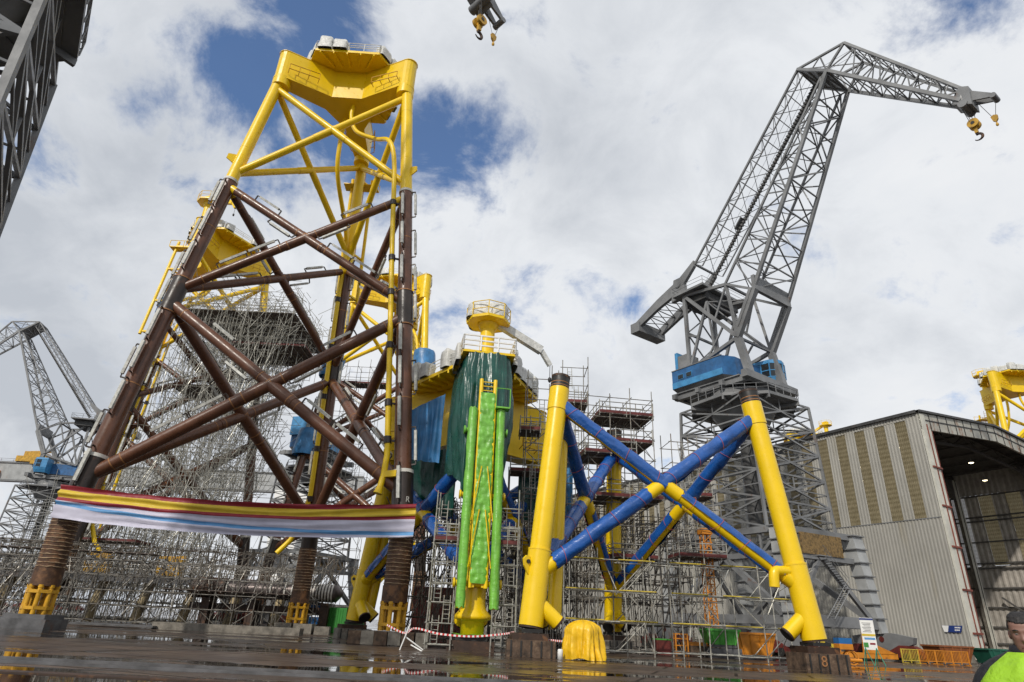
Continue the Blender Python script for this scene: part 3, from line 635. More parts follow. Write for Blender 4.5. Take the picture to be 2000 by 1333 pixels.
for (x, y, z) in ((-33.9, 48.5, 9.8), (-33.7, 48.5, 7.6), (-6.75, 49.1, 9.75), (-6.75, 49.1, 7.5)):
    cx = -33.1 if x < -20 else -7.95; cy = 50.0 if x < -20 else 50.6
    mr.path([(cx+1.02*math.cos(R(a)), cy+1.02*math.sin(R(a)), z) for a in range(0, 361, 20)], .025, 5, cap=False); mr.tube((x, y, z), (cx+(x-cx)*.2, cy-1.0, z), .025, n=5)
mr.build('tie_rope', ['white_paint'], ob)
tag(ob, 'long red, yellow, white and blue cloth banner tied between two jacket legs', 'banner')
# ---------------------------------------------------------------- portal slewing crane (double-lever jib); local x = jib direction
def truss(m, A, B, nb, rb, face_x=True, zig=True, cs=None):
    """lacing between two chords A(a0,a1), B(b0,b1): rungs and diagonals"""
    for k in range(nb+1):
        p, q = lerp(V(A[0]), V(A[1]), k/nb), lerp(V(B[0]), V(B[1]), k/nb)
        m.bar(p, q, rb)
        if k < nb:
            p2, q2 = lerp(V(A[0]), V(A[1]), (k+1)/nb), lerp(V(B[0]), V(B[1]), (k+1)/nb)
            if zig == 'x': m.bar(p, q2, rb*.85); m.bar(q, p2, rb*.85)
            elif k % 2 == 0: m.bar(p, q2, rb)
            else: m.bar(q, p2, rb)
PROT = R(-7)
def pr(x, y, z): return V((x*math.cos(PROT)-y*math.sin(PROT), x*math.sin(PROT)+y*math.cos(PROT), z))
def crane(root):
    G, Wd = 8.5, 6.2                                      # half sizes of the portal
    # legs: tapered plated columns with stiffener plates
    for sx in (-1, 1):
        for sy in (-1, 1):
            m = MB(); m.k = .8; a = V((sx*(G+.9), sy*(Wd+1.2), 2.7)); b = V((sx*G, sy*Wd, 13.2)); n = 7
            for k in range(n):
                p, q = lerp(a, b, k/n), lerp(a, b, (k+1)/n); w = 1.15+.75*k/n; m.bar(pr(*p), pr(*q), w, w*.9, 0, pr(1, 0, 0))
                m.bar(pr(*(q-V((0, 0, .06)))), pr(*(q+V((0, 0, .06)))), w+.5, w*.9+.5, 1, pr(1, 0, 0))
            m.build('portal_leg', ['crane_light', 'crane_grey'], root)
            # yoke and bogies
            m = MB(); m.k = .8; c = V((sx*(G+1.0), sy*(Wd+1.3), 0))
            pl = [(-3.6, 2.35), (-3.4, 1.7), (-1.2, .95), (1.2, .95), (3.4, 1.7), (3.6, 2.35), (1.2, 2.75), (-1.2, 2.75)]
            m.slab([pr(c.x+x, c.y-.35, z) for x, z in pl], pr(0, 1, 0), .7); m.tube(pr(c.x, c.y-.45, 2.1), pr(c.x, c.y+.45, 2.1), .28, n=12, m=1)
            y = m.build('bogie_yoke', ['crane_grey', 'bogie_red'], root)
            for s in (-1, 1):
                m = MB(); m.k = .8; m.slab([pr(c.x+s*2.6+x, c.y-.5, z) for x, z in ((-2.0, .35), (2.0, .35), (2.0, .9), (.7, 1.55), (-.7, 1.55), (-2.0, .9))], pr(0, 1, 0), 1.0)
                for q in (-1.3, 0, 1.3): m.tube(pr(c.x+s*2.6+q, c.y-.6, .42), pr(c.x+s*2.6+q, c.y+.6, .42), .4, n=14, m=1)
                m.build('bogie', ['bogie_red', 'black_steel'], y)
    m = MB(); m.k = .8
    for sx in (-1, 1):                                      # sill beams and side bracing
        m.bar(pr(sx*(G+.8), -Wd-1, 3.6), pr(sx*(G+.8), Wd+1, 3.6), .7, 1.1)
        for a, b in (((sx*(G+.8), -Wd, 4), (sx*G, 0, 10.6)), ((sx*(G+.8), Wd, 4), (sx*G, 0, 10.6))): m.bar(pr(*a), pr(*b), .5, .6)
    for sy in (-1, 1):
        m.bar(pr(-G-.8, sy*(Wd+1.1), 3.5), pr(G+.8, sy*(Wd+1.1), 3.5), .6, .9)
        for a, b in (((-G-.6, sy*(Wd+1), 3.6), (0, sy*Wd, 10.4)), ((G+.6, sy*(Wd+1), 3.6), (0, sy*Wd, 10.4))): m.bar(pr(*a), pr(*b), .55, .65)
    m.build('portal_bracing', ['crane_grey'], root)
    m = MB(); m.k = .8
    for z, h in ((13.0, .7), (10.3, .6)):
        for sy in (-1, 1): m.bar(pr(-G-.4, sy*Wd, z), pr(G+.4, sy*Wd, z), .7, h)
        for sx in (-1, 1): m.bar(pr(sx*G, -Wd-.3, z), pr(sx*G, Wd+.3, z), .7, h)
    for sy in (-1, 1):
        for k in range(6):
            x0, x1 = -G+k*G/3, -G+(k+1)*G/3; m.bar(pr(x0, sy*Wd, 10.4 if k % 2 else 12.8), pr(x1, sy*Wd, 12.8 if k % 2 else 10.4), .42); m.bar(pr(x1, sy*Wd, 10.4), pr(x1, sy*Wd, 12.8), .3)
    m.build('portal_girder', ['crane_grey'], root)
    for sx, mk in ((1, 'gold_panel'), (-1, 'crane_grey')):   # corroded plate with raised lettering remains
        m = MB(); m.k = .8; m.bar(pr(sx*(G+.42), -3.6, 11.65), pr(sx*(G+.42), 3.6, 11.65), .14, 2.3); 
        m.build('name_plate', [mk], root)
    m = MB(); m.k = .8                                                 # stair on the side
    for z0, z1, y0, y1 in ((3.8, 7.0, -2, 1.5), (7.0, 10.2, 1.5, -2)):
        ladder(m, pr(G+1.6, y0, z0), pr(G+1.6, y1, z1), .9, pr(1, 0, 0), .35, .07); m.bar(pr(G+1.6, y1-1, z1), pr(G+1.6, y1+1, z1), 1.0, .1)
        for h in (.6, 1.1): m.tube(pr(G+2.05, y0, z0+h), pr(G+2.05, y1, z1+h), .04, n=4)
    m.build('stair', ['crane_grey'], root)
    # lattice tower
    m = MB(); m.k = .8; h = 5.9; z0, z1, nb = 13.3, 30.2, 5
    cn = [(-h, -h), (h, -h), (h, h), (-h, h)]
    for k, (x, y) in enumerate(cn):
        m.bar(pr(x*1.14, y*1.04, z0), pr(x, y, z1), .40)
        x2, y2 = cn[(k+1) % 4]
        for q in range(nb):
            za, zb_ = z0+(z1-z0)*q/nb, z0+(z1-z0)*(q+1)/nb; f0, f1, g0, g1 = 1.14-.14*q/nb, 1.14-.14*(q+1)/nb, 1.04-.04*q/nb, 1.04-.04*(q+1)/nb
            a0, a1 = pr(x*f0, y*g0, za), pr(x2*f0, y2*g0, za); b0, b1 = pr(x*f1, y*g1, zb_), pr(x2*f1, y2*g1, zb_)
            m.bar(a0, b1, .26); m.bar(a1, b0, .26); m.bar(b0, b1, .26); mid = (a0+a1+b0+b1)/4
            m.bar((a0+b0)/2, mid, .15); m.bar((a1+b1)/2, mid, .15); m.bar((b0+b1)/2, mid, .15)
    for q in range(1, nb+1):
        za = z0+(z1-z0)*q/nb; m.bar(pr(-h, -h, za), pr(h, h, za), .2); m.bar(pr(-h, h, za), pr(h, -h, za), .2)
    m.build('tower_lattice', ['crane_grey'], root)
    m = MB(); m.k = .8; m.tube(pr(0, 0, 14), pr(0, 0, 30), .9, n=14); ladder(m, pr(1.5, 1.5, 13.5), pr(1.5, 1.5, 30), .7, pr(1, 0, 0), .5, .06)
    for k in range(3): m.bar(pr(-2.5, 1.8, 17+k*4.5), pr(2.5, 1.8, 17+k*4.5), 1.5, .12)
    m.build('cable_shaft', ['crane_dark'], root)
    m = MB(); m.k = .8; P = [pr(7.4*math.cos(R(22.5+45*k)), 7.4*math.sin(R(22.5+45*k)), 0) for k in range(8)]; m.prism(P, 30.2, 30.6)
    for k in range(8): m.bar((0, 0, 29.9), (P[k].x, P[k].y, 29.95), .3, .6)
    m.lathe([(3.0, 27.5), (4.6, 30.2)], (0, 0, 0), 24); m.lathe([(4.3, 30.6), (4.3, 32.3), (3.9, 32.3)], (0, 0, 0), 28)
    for k in range(8):
        a, b = P[k], P[(k+1) % 8]
        for j in range(4): p = lerp(a, b, j/4); m.tube((p.x, p.y, 30.6), (p.x, p.y, 31.7), .05, n=4)
        for z in (31.15, 31.7): m.tube((a.x, a.y, z), (b.x, b.y, z), .05, n=4)
    m.build('slewing_platform', ['crane_grey'], root)
    # revolving frame
    m = MB(); m.k = .8
    for s in (-1, 1): m.bar((-8.0, s*4.2, 33.0), (4.6, s*4.2, 33.0), .7, .9)
    for x in (-7.6, -3.5, .5, 4.2): m.bar((x, -5.2, 32.95), (x, 5.2, 32.95), .6, .7)
    m.bar((4.5, -5.6, 33.1), (4.5, 6.2, 33.1), .9, 1.0)
    for s in (-1, 1):
        for x in (-6, -2, 2): m.bar((x, s*4.2, 33), (x*.5, s*2, 31.8), .3)
    m.prism([(-7.5, -4.8), (3.2, -4.8), (3.2, 4.8), (-7.5, 4.8)], 33.35, 33.5); m.build('revolving_frame', ['crane_grey'], root)
    m = MB(); m.k = .8; body = [(-7.8, -5.0), (.9, -5.0), (1.8, -3.2), (1.8, 3.2), (-7.8, 3.2)]; m.prism(body, 34.1, 36.9)
    n = len(body); hop = [(x*.82-.5, y*.6) for x, y in body]; m.add([(x, y, 34.1) for x, y in body]+[(x, y, 32.6) for x, y in hop], [(i, (i+1) % n, n+(i+1) % n, n+i)[::-1] for i in range(n)]+[tuple(range(n, 2*n))], 1)
    for k in range(6): m.bar((-7.3+k*1.5, -5.03, 34.15), (-7.3+k*1.5, -3.2, 32.7), .1, .1, 1)
    m.bar((-7.8, -5.03, 34.6), (.9, -5.03, 34.6), .05, .9, 2); m.bar((-7.85, -5.0, 36.95), (.95, -5.0, 36.95), .2, .14, 1)
    hs = m.build('machine_house', ['crane_blue', 'crane_grey', 'crane_bluelight'], root)
    for x in (-6.2, -4.7):
        m = MB(); m.k = .8; m.box((x, -5.02, 35.7), (1.05, .1, .8), 0, 1); m.box((x, -5.08, 35.7), (.9, .06, .62), 0, 0); m.build('window', ['glass_dark', 'crane_bluelight'], hs)
    m = MB(); m.k = .8; m.box((-8.2, 0, 38.6), (.5, 6.6, 4.0), 0, 0); m.box((-7.0, -2.0, 38.4), (1.8, 2.6, 3.0), 0, 1); m.box((-6.8, 1.5, 38.2), (2.2, 2.6, 2.6), 0, 1); m.build('resistor_cabin', ['crane_bluelight', 'crane_grey'], root)
    m = MB(); m.k = .8                                                 # operator cab: faceted glazed front
    cp = lambda r: [(2.2+r*1.0*math.cos(R(a)), 4.6+r*math.sin(R(a))) for a in (-100, -62, -31, 0, 31, 62, 100)]+[(.4, 4.6+r*.98), (.4, 4.6-r*.98)]
    z = 34.3
    for r0_, r1_, za, zb_, k in ((1.35, 1.75, 33.9, 34.7, 0), (1.75, 1.9, 34.7, 35.2, 0), (1.84, 1.84, 35.2, 37.3, 2), (1.9, 1.85, 37.3, 37.8, 0)):
        A, B = cp(r0_), cp(r1_); n = len(A); m.add([(x, y, za) for x, y in A]+[(x, y, zb_) for x, y in B], [(i, (i+1) % n, n+(i+1) % n, n+i) for i in range(n)], 0)
    A = cp(1.85); m.add([(x, y, 37.8) for x, y in A], [tuple(range(9))], 1); A = cp(1.35); m.add([(x, y, 33.9) for x, y in A], [tuple(range(9))[::-1]], 1)
    cb = m.build('operator_cab', ['crane_bluelight', 'crane_grey', 'glass_dark'], root)
    A = cp(1.88); m = MB(); m.k = .8; fr_ = MB()
    for k in range(6):
        p, q = A[k], A[k+1]
        for za, zb_ in ((35.25, 36.15), (36.25, 37.25)):
            m.add([(p[0], p[1], za), (q[0], q[1], za), (q[0], q[1], zb_), (p[0], p[1], zb_)], [(0, 1, 2, 3)], 0)
        fr_.bar((p[0], p[1], 35.1), (p[0], p[1], 37.4), .13)
        for zz in (35.2, 36.2, 37.3): fr_.bar((p[0], p[1], zz), (q[0], q[1], zz), .11)
    m.build('window', ['glass_dark'], cb); fr_.build('window_frame', ['crane_bluelight'], cb)
    # A-frame and top machinery deck
    m = MB(); m.k = .8
    for s in (-3.5, 3.5):
        E_, B_, C_, D_ = V((-5.6, s, 36.9)), V((-5.6, s, 49.4)), V((3.1, s*1.1, 39.2)), V((1.8, s*.95, 48.3)); M_ = V((-1.6, s, 46.7))
        for a, b, w in ((E_, B_, .6), (B_, C_, .6), (E_, M_, .45), (B_, D_, .55), (C_, (4.3, s*1.1, 33.3), .9), (C_, D_, .45), (E_, C_, .6), (M_, (-1, s, 38), .35), (lerp(E_, B_, .45), lerp(E_, M_, .5), .3), (D_, lerp(B_, C_, .6), .3), ((-2.5, s, 37.6), lerp(B_, C_, .75), .3)): m.bar(a, b, w)
    for p in ((-5.6, 49.0), (-5.6, 43), (3.1, 39.2), (1.8, 48.3), (-1.6, 46.7)): m.bar((p[0], -3.6, p[1]), (p[0], 3.6, p[1]), .4)
    for p, q in (((-5.6, 37), (-5.6, 43)), ((-5.6, 43), (-5.6, 49)), ((-1.6, 46.7), (3.1, 39.2)), ((1.8, 48.3), (-1.6, 46.7))): m.bar((p[0], -3.5, p[1]), (q[0], 3.5, q[1]), .22); m.bar((p[0], 3.5, p[1]), (q[0], -3.5, q[1]), .22)
    m.build('a_frame', ['crane_grey'], root)
    m = MB(); m.k = .8; m.prism([(-7.2, -4.4), (-1.4, -4.4), (-1.4, 6.4), (-7.2, 6.4)], 49.4, 49.75); m.box((-4.2, 1.0, 48.6), (4.2, 8.0, 1.3), 0, 1)
    for x, y in ((-7.2, -4.4), (-1.4, -4.4), (-1.4, 6.4), (-7.2, 6.4), (-4.3, 6.4), (-4.3, -4.4), (-7.2, 1), (-1.4, 1)): m.tube((x, y, 49.7), (x, y, 50.9), .05, n=4)
    for a, b in (((-7.2, -4.4), (-1.4, -4.4)), ((-1.4, -4.4), (-1.4, 6.4)), ((-1.4, 6.4), (-7.2, 6.4)), ((-7.2, 6.4), (-7.2, -4.4))):
        for z in (50.3, 50.9): m.tube((a[0], a[1], z), (b[0], b[1], z), .04, n=4)
    m.build('machinery_deck', ['crane_grey', 'crane_dark'], root)
    m = MB(); m.k = .8                                                 # counterweight lever
    for s in (-2.6, 2.6):
        pts = [(-16.6, 48.3, 1.3), (-11.5, 50.6, 1.7), (-7.1, 52.1, 2.1), (-3.8, 54.8, 1.0)]
        for (x0, z0_, h0), (x1, z1_, h1) in zip(pts, pts[1:]):
            m.slab([(x0, s-.3, z0_-h0/2), (x1, s-.3, z1_-h1/2), (x1, s-.3, z1_+h1/2), (x0, s-.3, z0_+h0/2)], (0, 1, 0), .6)
        m.slab([(-8.6, s-.36, 49.7), (-5.6, s-.36, 49.7), (-6.3, s-.36, 53.4), (-7.9, s-.36, 53.4)], (0, 1, 0), .72); m.tube((-7.1, s-.5, 52.2), (-7.1, s+.5, 52.2), .5, n=14)
    truss(m, ((-15.5, -2.4, 48.8), (-7.5, -2.4, 52.0)), ((-15.5, 2.4, 48.8), (-7.5, 2.4, 52.0)), 5, .16, zig='x'); m.bar((-3.9, -2.6, 54.8), (-3.9, 2.6, 54.8), .35)
    lv = m.build('counterweight_lever', ['crane_grey'], root)
    m = MB(); m.k = .8; m.box((-16.4, 0, 48.0), (1.9, 6.4, 1.7)); m.build('counterweight', ['crane_grey'], lv)
    m = MB(); m.k = .8                                                 # tie between lever and jib tail
    for s in (-2.5, 2.5):
        A = (V((-3.8, s, 54.8)), V((17.3, s, 78.4))); m.bar(A[0], A[1], .36)
        B = (A[0]+V((1.3, 0, -1.0)), A[1]+V((.55, 0, -1.6))); m.bar(B[0], B[1], .2); truss(m, A, B, 18, .1)
    truss(m, ((-3.8, -2.5, 54.8), (17.3, -2.5, 78.4)), ((-3.8, 2.5, 54.8), (17.3, 2.5, 78.4)), 9, .13, zig='x'); m.build('tie_member', ['crane_grey'], root)
    m = MB(); m.k = .8; a, b = V((-3.5, .3, 51.6)), V((18.2, .3, 76.6))
    for k in range(64): m.tube(lerp(a, b, k/64), lerp(a, b, (k+.62)/64), .36, .28, n=8)
    m.tube(a, b, .2, n=8); m.bar(lerp(a, b, .30)+V((-.6, 0, 0)), lerp(a, b, .36)+V((-.6, 0, 0)), 1.3, .2, 1); m.build('luffing_spindle', ['crane_dark', 'crane_grey'], root)
    m = MB(); m.k = .8                                                 # boom
    for s in (-1, 1):
        m.bar((3.05, s*4.0, 39.2), (6.5, s*4.0, 45.4), .8, 1.1); m.bar((6.5, s*4.0, 45.4), (21.3, s*2.9, 74.5), .55, .6)
        for k in range(4): p = lerp(V((3.05, s*4.0, 39.2)), V((6.5, s*4.0, 45.4)), .3+k*.2); m.bar(p, p+V((-.08, 0, .05)), 1.0, 1.4)
        m.bar((1.8, s*3.5, 48.3), (20.3, s*2.6, 74.3), .36); m.bar((1.8, s*3.5, 48.3), (6.3, s*4.0, 45.4), .4); m.bar((1.8, s*3.5, 48.3), (3.1, s*3.9, 39.4), .35)
        truss(m, ((6.5, s*4.0, 45.4), (21.3, s*2.9, 74.5)), ((1.8, s*3.5, 48.3), (20.3, s*2.6, 74.3)), 9, .2)
    truss(m, ((6.5, -4, 45.4), (21.3, -2.9, 74.5)), ((6.5, 4, 45.4), (21.3, 2.9, 74.5)), 8, .22, zig=True); truss(m, ((1.8, -3.5, 48.3), (20.3, -2.6, 74.3)), ((1.8, 3.5, 48.3), (20.3, 2.6, 74.3)), 8, .18, zig='x')
    for k in range(1, 8): p = lerp(V((6.5, 0, 45.4)), V((21.3, 0, 74.5)), k/8); q = lerp(V((1.8, 3.3, 48.3)), V((20.3, 2.6, 74.3)), k/8); m.bar(p, q, .12); m.bar(p, (q.x, -q.y, q.z), .12)
    m.bar((6.7, -4.3, 46.2), (6.7, 4.3, 46.2), .5, 2.3); m.build('boom', ['crane_grey'], root)
    m = MB(); m.k = .8                                                 # fly jib
    T = [V((17.3, s*2.6, 78.4)) for s in (-1, 1)]; H = [V((21.3, s*2.9, 74.5)) for s in (-1, 1)]; Ap = [V((24.2, s*2.7, 77.4)) for s in (-1, 1)]; L_ = [V((34.0, s*1.0, 59.9)) for s in (-1, 1)]; U_ = [V((34.6, s*.8, 61.2)) for s in (-1, 1)]
    for k in (0, 1):
        m.bar(T[k], H[k], .5); m.bar(H[k], L_[k], .5, .55); m.bar(T[k], Ap[k], .36); m.bar(Ap[k], U_[k], .42); m.bar(Ap[k], H[k], .36); m.bar(lerp(T[k], Ap[k], .5), H[k], .2); m.bar(lerp(T[k], Ap[k], .5), lerp(T[k], H[k], .5), .18); m.bar(U_[k], L_[k], .4)
        truss(m, (H[k], L_[k]), (Ap[k], U_[k]), 9, .17)
    truss(m, (H[0], L_[0]), (H[1], L_[1]), 9, .16); truss(m, (Ap[0], U_[0]), (Ap[1], U_[1]), 9, .14); truss(m, (T[0], H[0]), (T[1], H[1]), 3, .3); m.bar(T[0], Ap[1], .14); m.bar(T[1], Ap[0], .14)
    m.slab([lerp(T[0], H[0], .0), lerp(T[1], H[1], .0), H[1], H[0]], (0, 0, 1), .15); m.bar(Ap[0], Ap[1], .3)
    m.slab([(33.2, -1.1, 59.8), (34.9, -1.1, 58.6), (35.1, -1.1, 61.2), (34.2, -1.1, 61.8)], (0, 1, 0), 2.2)
    for s in (-.5, .5): m.slab([(34.7, s-.12, 59.5), (36.9, s-.12, 58.5), (36.95, s-.12, 58.9), (34.7, s-.12, 61.2)], (0, 1, 0), .24)
    m.tube((36.8, -.7, 58.7), (36.8, .7, 58.7), .32, n=12); m.tube((34.1, -1.3, 59.2), (34.1, 1.3, 59.2), .5, n=14); m.build('fly_jib', ['crane_grey'], root)
    m = MB(); m.k = .8
    for x, y in ((33.7, -.6), (33.9, -.2), (34.2, .3), (34.5, .7)): m.tube((x, y, 59.4), (x*.4+34.25*.6, y*.8, 56.9), .035, n=4)
    m.tube((36.85, 0, 58.6), (36.3, 0, 56.3), .03, n=4); m.tube((34.9, .2, 60.2), (36.0, 0, 56.4), .03, n=4); 
    for s in (-.6, .6): m.tube((-4.5, s, 51), (17.8, s, 78.2), .03, n=4); m.tube((17.8, s, 78.2), (24.2, s, 77.6), .03, n=4); m.tube((24.2, s, 77.6), (34.2, s, 61.5), .03, n=4)
    m.build('hoist_rope', ['crane_dark'], root)
    m = MB(); m.k = .8
    for s in (-.32, .32): m.tube((34.25, s-.16, 56.6), (34.25, s+.16, 56.6), .58, n=20); m.tube((34.25, s-.2, 56.6), (34.25, s+.2, 56.6), .2, n=10, m=1)
    m.bar((34.25, 0, 56.9), (34.25, 0, 55.3), .5, .4); hb = m.build('hook_block', ['hook_yellow', 'black_steel'], root)
    m = MB(); m.k = .8; m.path([(34.25+.42*math.sin(R(a)), 0, 54.75+.42*math.cos(R(a))) for a in range(-20, 260, 20)], [.15]*8+[.13, .11, .09, .07, .06, .05], 8); m.build('hook', ['rust_dark'], hb)
    m = MB(); m.k = .8; m.slab([(35.85, -.12, 56.4), (36.15, -.12, 56.55), (36.5, -.12, 56.35), (36.45, -.12, 55.85), (36.2, -.12, 55.5), (35.95, -.12, 55.8)], (0, 1, 0), .24); m.lathe([(.04, 0), (.14, -.25), (.14, -.45), (0, -.6)], (36.2, 0, 55.5), 10); m.build('auxiliary_hook', ['hook_yellow'], root)
GRP = 'portal slewing cranes of the yard'
CF = thing('portal_crane', 'grey lattice crane with blue machine house and jib bending right, before the hall', 'crane', (32.5, 82, 0), R(-55), GRP)
crane(CF)
c = copy_tree(CF); c.location = (-125.5, 176.4, 0); c.rotation_euler = (0, 0, 3.349); c['label'] = 'small distant pale lattice crane at the left edge, its jib bending left'
c = copy_tree(CF, skip=('portal_leg', 'portal_bracing', 'portal_girder', 'stair', 'name_plate', 'bogie_yoke')); c.location = (-29.7, 20.1, 0); c.rotation_euler = (0, 0, R(43.3)); c['label'] = 'dark crane tower at the top left corner, its jib and hooks entering at the top'
for x, y in ((-1, -1), (1, -1), (1, 1), (-1, 1)):
    m = MB(); m.bar(pr(x*6.7, y*6.1, 0), pr(x*6.7, y*6.1, 13.4), .8); m.bar(pr(x*6.7, y*6.1, 0), pr(x*6.7, y*6.1, .5), 1.6); m.bar(pr(x*6.7, y*6.1, 1), pr(0, y*6.1, 13), .4); m.build('tower_leg', ['crane_grey'], c)
c = copy_tree(CF, skip=('boom', 'fly_jib', 'hoist_rope', 'hook_block', 'auxiliary_hook', 'tie_member', 'luffing_spindle', 'counterweight_lever', 'a_frame', 'machinery_deck')); c.location = (-41.0, 137, 0); c.rotation_euler = (0, 0, R(75)); c['label'] = 'whitish ribbed crane portal seen behind the rear leg of the front jacket'
# ---------------------------------------------------------------- corrugated hall
HC = V((55.487, 80.0, 0)); HA = math.atan2(.485, .875)      # local x along the open face, y along the long wall
HL = thing('fabrication_hall', 'huge grey corrugated hall with brownish translucent strips and an open rusty end', 'hall', HC, HA)
LEN, WID, EAVE, RIDGE = 132., 40.4, 30.4, 32.2
def corr(m, y0, y1, z0, z1, x, sgn, period, depth, mi, zs=None):
    """corrugated sheet along y at x; depth pushes toward sgn*x"""
    ys = []; y = y0
    while y < y1-1e-6:
        for f, d in ((0, 0), (.18, 1), (.5, 1), (.68, 0)):
            yy = y+f*period
            if yy <= y1: ys.append((yy, d))
        y += period
    ys.append((y1, 0)); m.add([(x+sgn*depth*d, yy, z0) for yy, d in ys]+[(x+sgn*depth*d, yy, z1) for yy, d in ys], [(i, i+1, len(ys)+i+1, len(ys)+i) for i in range(len(ys)-1)], mi)
PER = .44
strips = [(1.75+3.0*k, 3.25+3.0*k) for k in range(36)]
m = MB(); corr(m, 0, LEN, 1.0, 16.6, 0, -1, PER, .07, 0); corr(m, 0, LEN, 29.75, EAVE, 0, -1, PER, .07, 0)
y = 0
for a, b in strips: corr(m, y, a, 16.6, 29.75, 0, -1, PER, .07, 0); y = b
corr(m, y, LEN, 16.6, 29.75, 0, -1, PER, .07, 0); m.bar((-.05, 0, 16.6), (-.05, LEN, 16.6), .12, .10, 1)
m.build('side_wall', ['sheet_grey', 'crane_grey'], HL)
for a, b in strips:
    m = MB(); corr(m, a, b, 16.65, 29.7, .02, -1, .25, .06, 0); m.build('translucent_strip', ['fibreglass'], HL)
m = MB(); m.bar((.3, 0, .5), (.3, LEN, .5), .5, 1.0); m.build('plinth', ['concrete'], HL)
m = MB()                                                     # roof and eaves
for s in (0, 1):
    P0, P1 = ((-.3, EAVE), (WID/2, RIDGE)) if s == 0 else ((WID/2, RIDGE), (WID+.3, EAVE))
    m.add([(P0[0], -.4, P0[1]), (P1[0], -.4, P1[1]), (P1[0], LEN, P1[1]), (P0[0], LEN, P0[1])], [(0, 1, 2, 3)], 0); m.add([(P0[0], -.4, P0[1]+.3), (P1[0], -.4, P1[1]+.3), (P1[0], LEN, P1[1]+.3), (P0[0], LEN, P0[1]+.3)], [(3, 2, 1, 0)], 0)
    m.bar((P0[0], -.45, P0[1]+.15), (P1[0], -.45, P1[1]+.15), .2, .3, 1)
m.bar((-.3, 0, EAVE+.15), (-.3, LEN, EAVE+.15), .25, .4, 1); m.build('roof', ['roof_dark', 'crane_dark'], HL)
def zr(x): return EAVE+(RIDGE-EAVE)*(1-abs(x-WID/2)/(WID/2))
m = MB()                                                     # head cladding of the opening
n = 18
for k in range(n):
    xa, xb = WID*k/n, WID*(k+1)/n-.05
    for ya, yb in ((.03, .95), (1.05, 2.3)): m.slab([(xa, -.25, zr(xa)-yb), (xb, -.25, zr(xb)-yb), (xb, -.25, zr(xb)-ya), (xa, -.25, zr(xa)-ya)], (0, 1, 0), .3, 0)
    m.slab([(xb, -.32, zr(xb)-2.35), (xb+.1, -.32, zr(xb)-2.35), (xb+.1, -.32, zr(xb)), (xb, -.32, zr(xb))], (0, 1, 0), .1, 1)
    m.slab([(xa, -.34, zr(xa)-1.06), (xb, -.34, zr(xb)-1.06), (xb, -.34, zr(xb)-.94), (xa, -.34, zr(xa)-.94)], (0, 1, 0), .1, 1)
m.build('head_cladding', ['rusty_panel', 'black_steel'], HL)
for x, s in ((0, 1), (WID, -1)):
    m = MB(); m.bar((x+s*.5, -.2, .4), (x+s*.5, -.2, EAVE-.2), 1.0, .3, 0, (0, 1, 0)); m.bar((x+s*1.6, -.1, .4), (x+s*1.6, -.1, EAVE-2), 1.0, .3, 0, (0, 1, 0)); m.bar((x+s*1.05, -.3, .4), (x+s*1.05, -.3, EAVE-1.5), .12, .3, 1, (0, 1, 0)); m.bar((x+s*2.3, .3, .4), (x+s*2.3, .3, EAVE-2.2), .40, 1.0, 1, (0, 1, 0))
    for z in (3.2, 8, 13, 18, 23): m.bar((x+s*.1, -.42, z), (x+s*2.3, -.36, z), .2, .22, 1)
    m.build('opening_column', ['frame_cream', 'frame_red', 'black_steel'], HL)
m = MB()                                                     # inner face of the far wall, seen through the opening
corr(m, 0, LEN, 0.4, 14.6, WID, 1, .9, .1, 0); y = 0
fs = [(2.2+4.4*k, 4.4+4.4*k) for k in range(29)]
for a, b in fs: corr(m, y, a, 14.6, 26.5, WID, 1, .9, .1, 0); y = b
corr(m, y, LEN, 14.6, 26.5, WID, 1, .9, .1, 0); corr(m, 0, LEN, 26.5, EAVE, WID, 1, .9, .1, 0); m.build('far_wall', ['inside_wall'], HL)
for k, (a, b) in enumerate(fs): m = MB(); corr(m, a, b, 14.65, 26.45, WID+.02, 1, .3, .05, 0); m.build('translucent_strip', ['fibreglass_pale' if k % 4 == 3 else 'fibreglass'], HL)
m = MB(); m.prism([(0, LEN-.1), (WID, LEN-.1), (WID, LEN), (0, LEN)], .3, EAVE); m.build('back_wall', ['inside_wall'], HL)
m = MB()
for z in (2.5, 5, 8, 11, 14.2, 15, 18.5, 22, 22.7, 26.3):
    m.bar((WID-.25, 0, z), (WID-.25, LEN, z), .25, .22)
m.build('wall_rail', ['roof_dark'], HL)
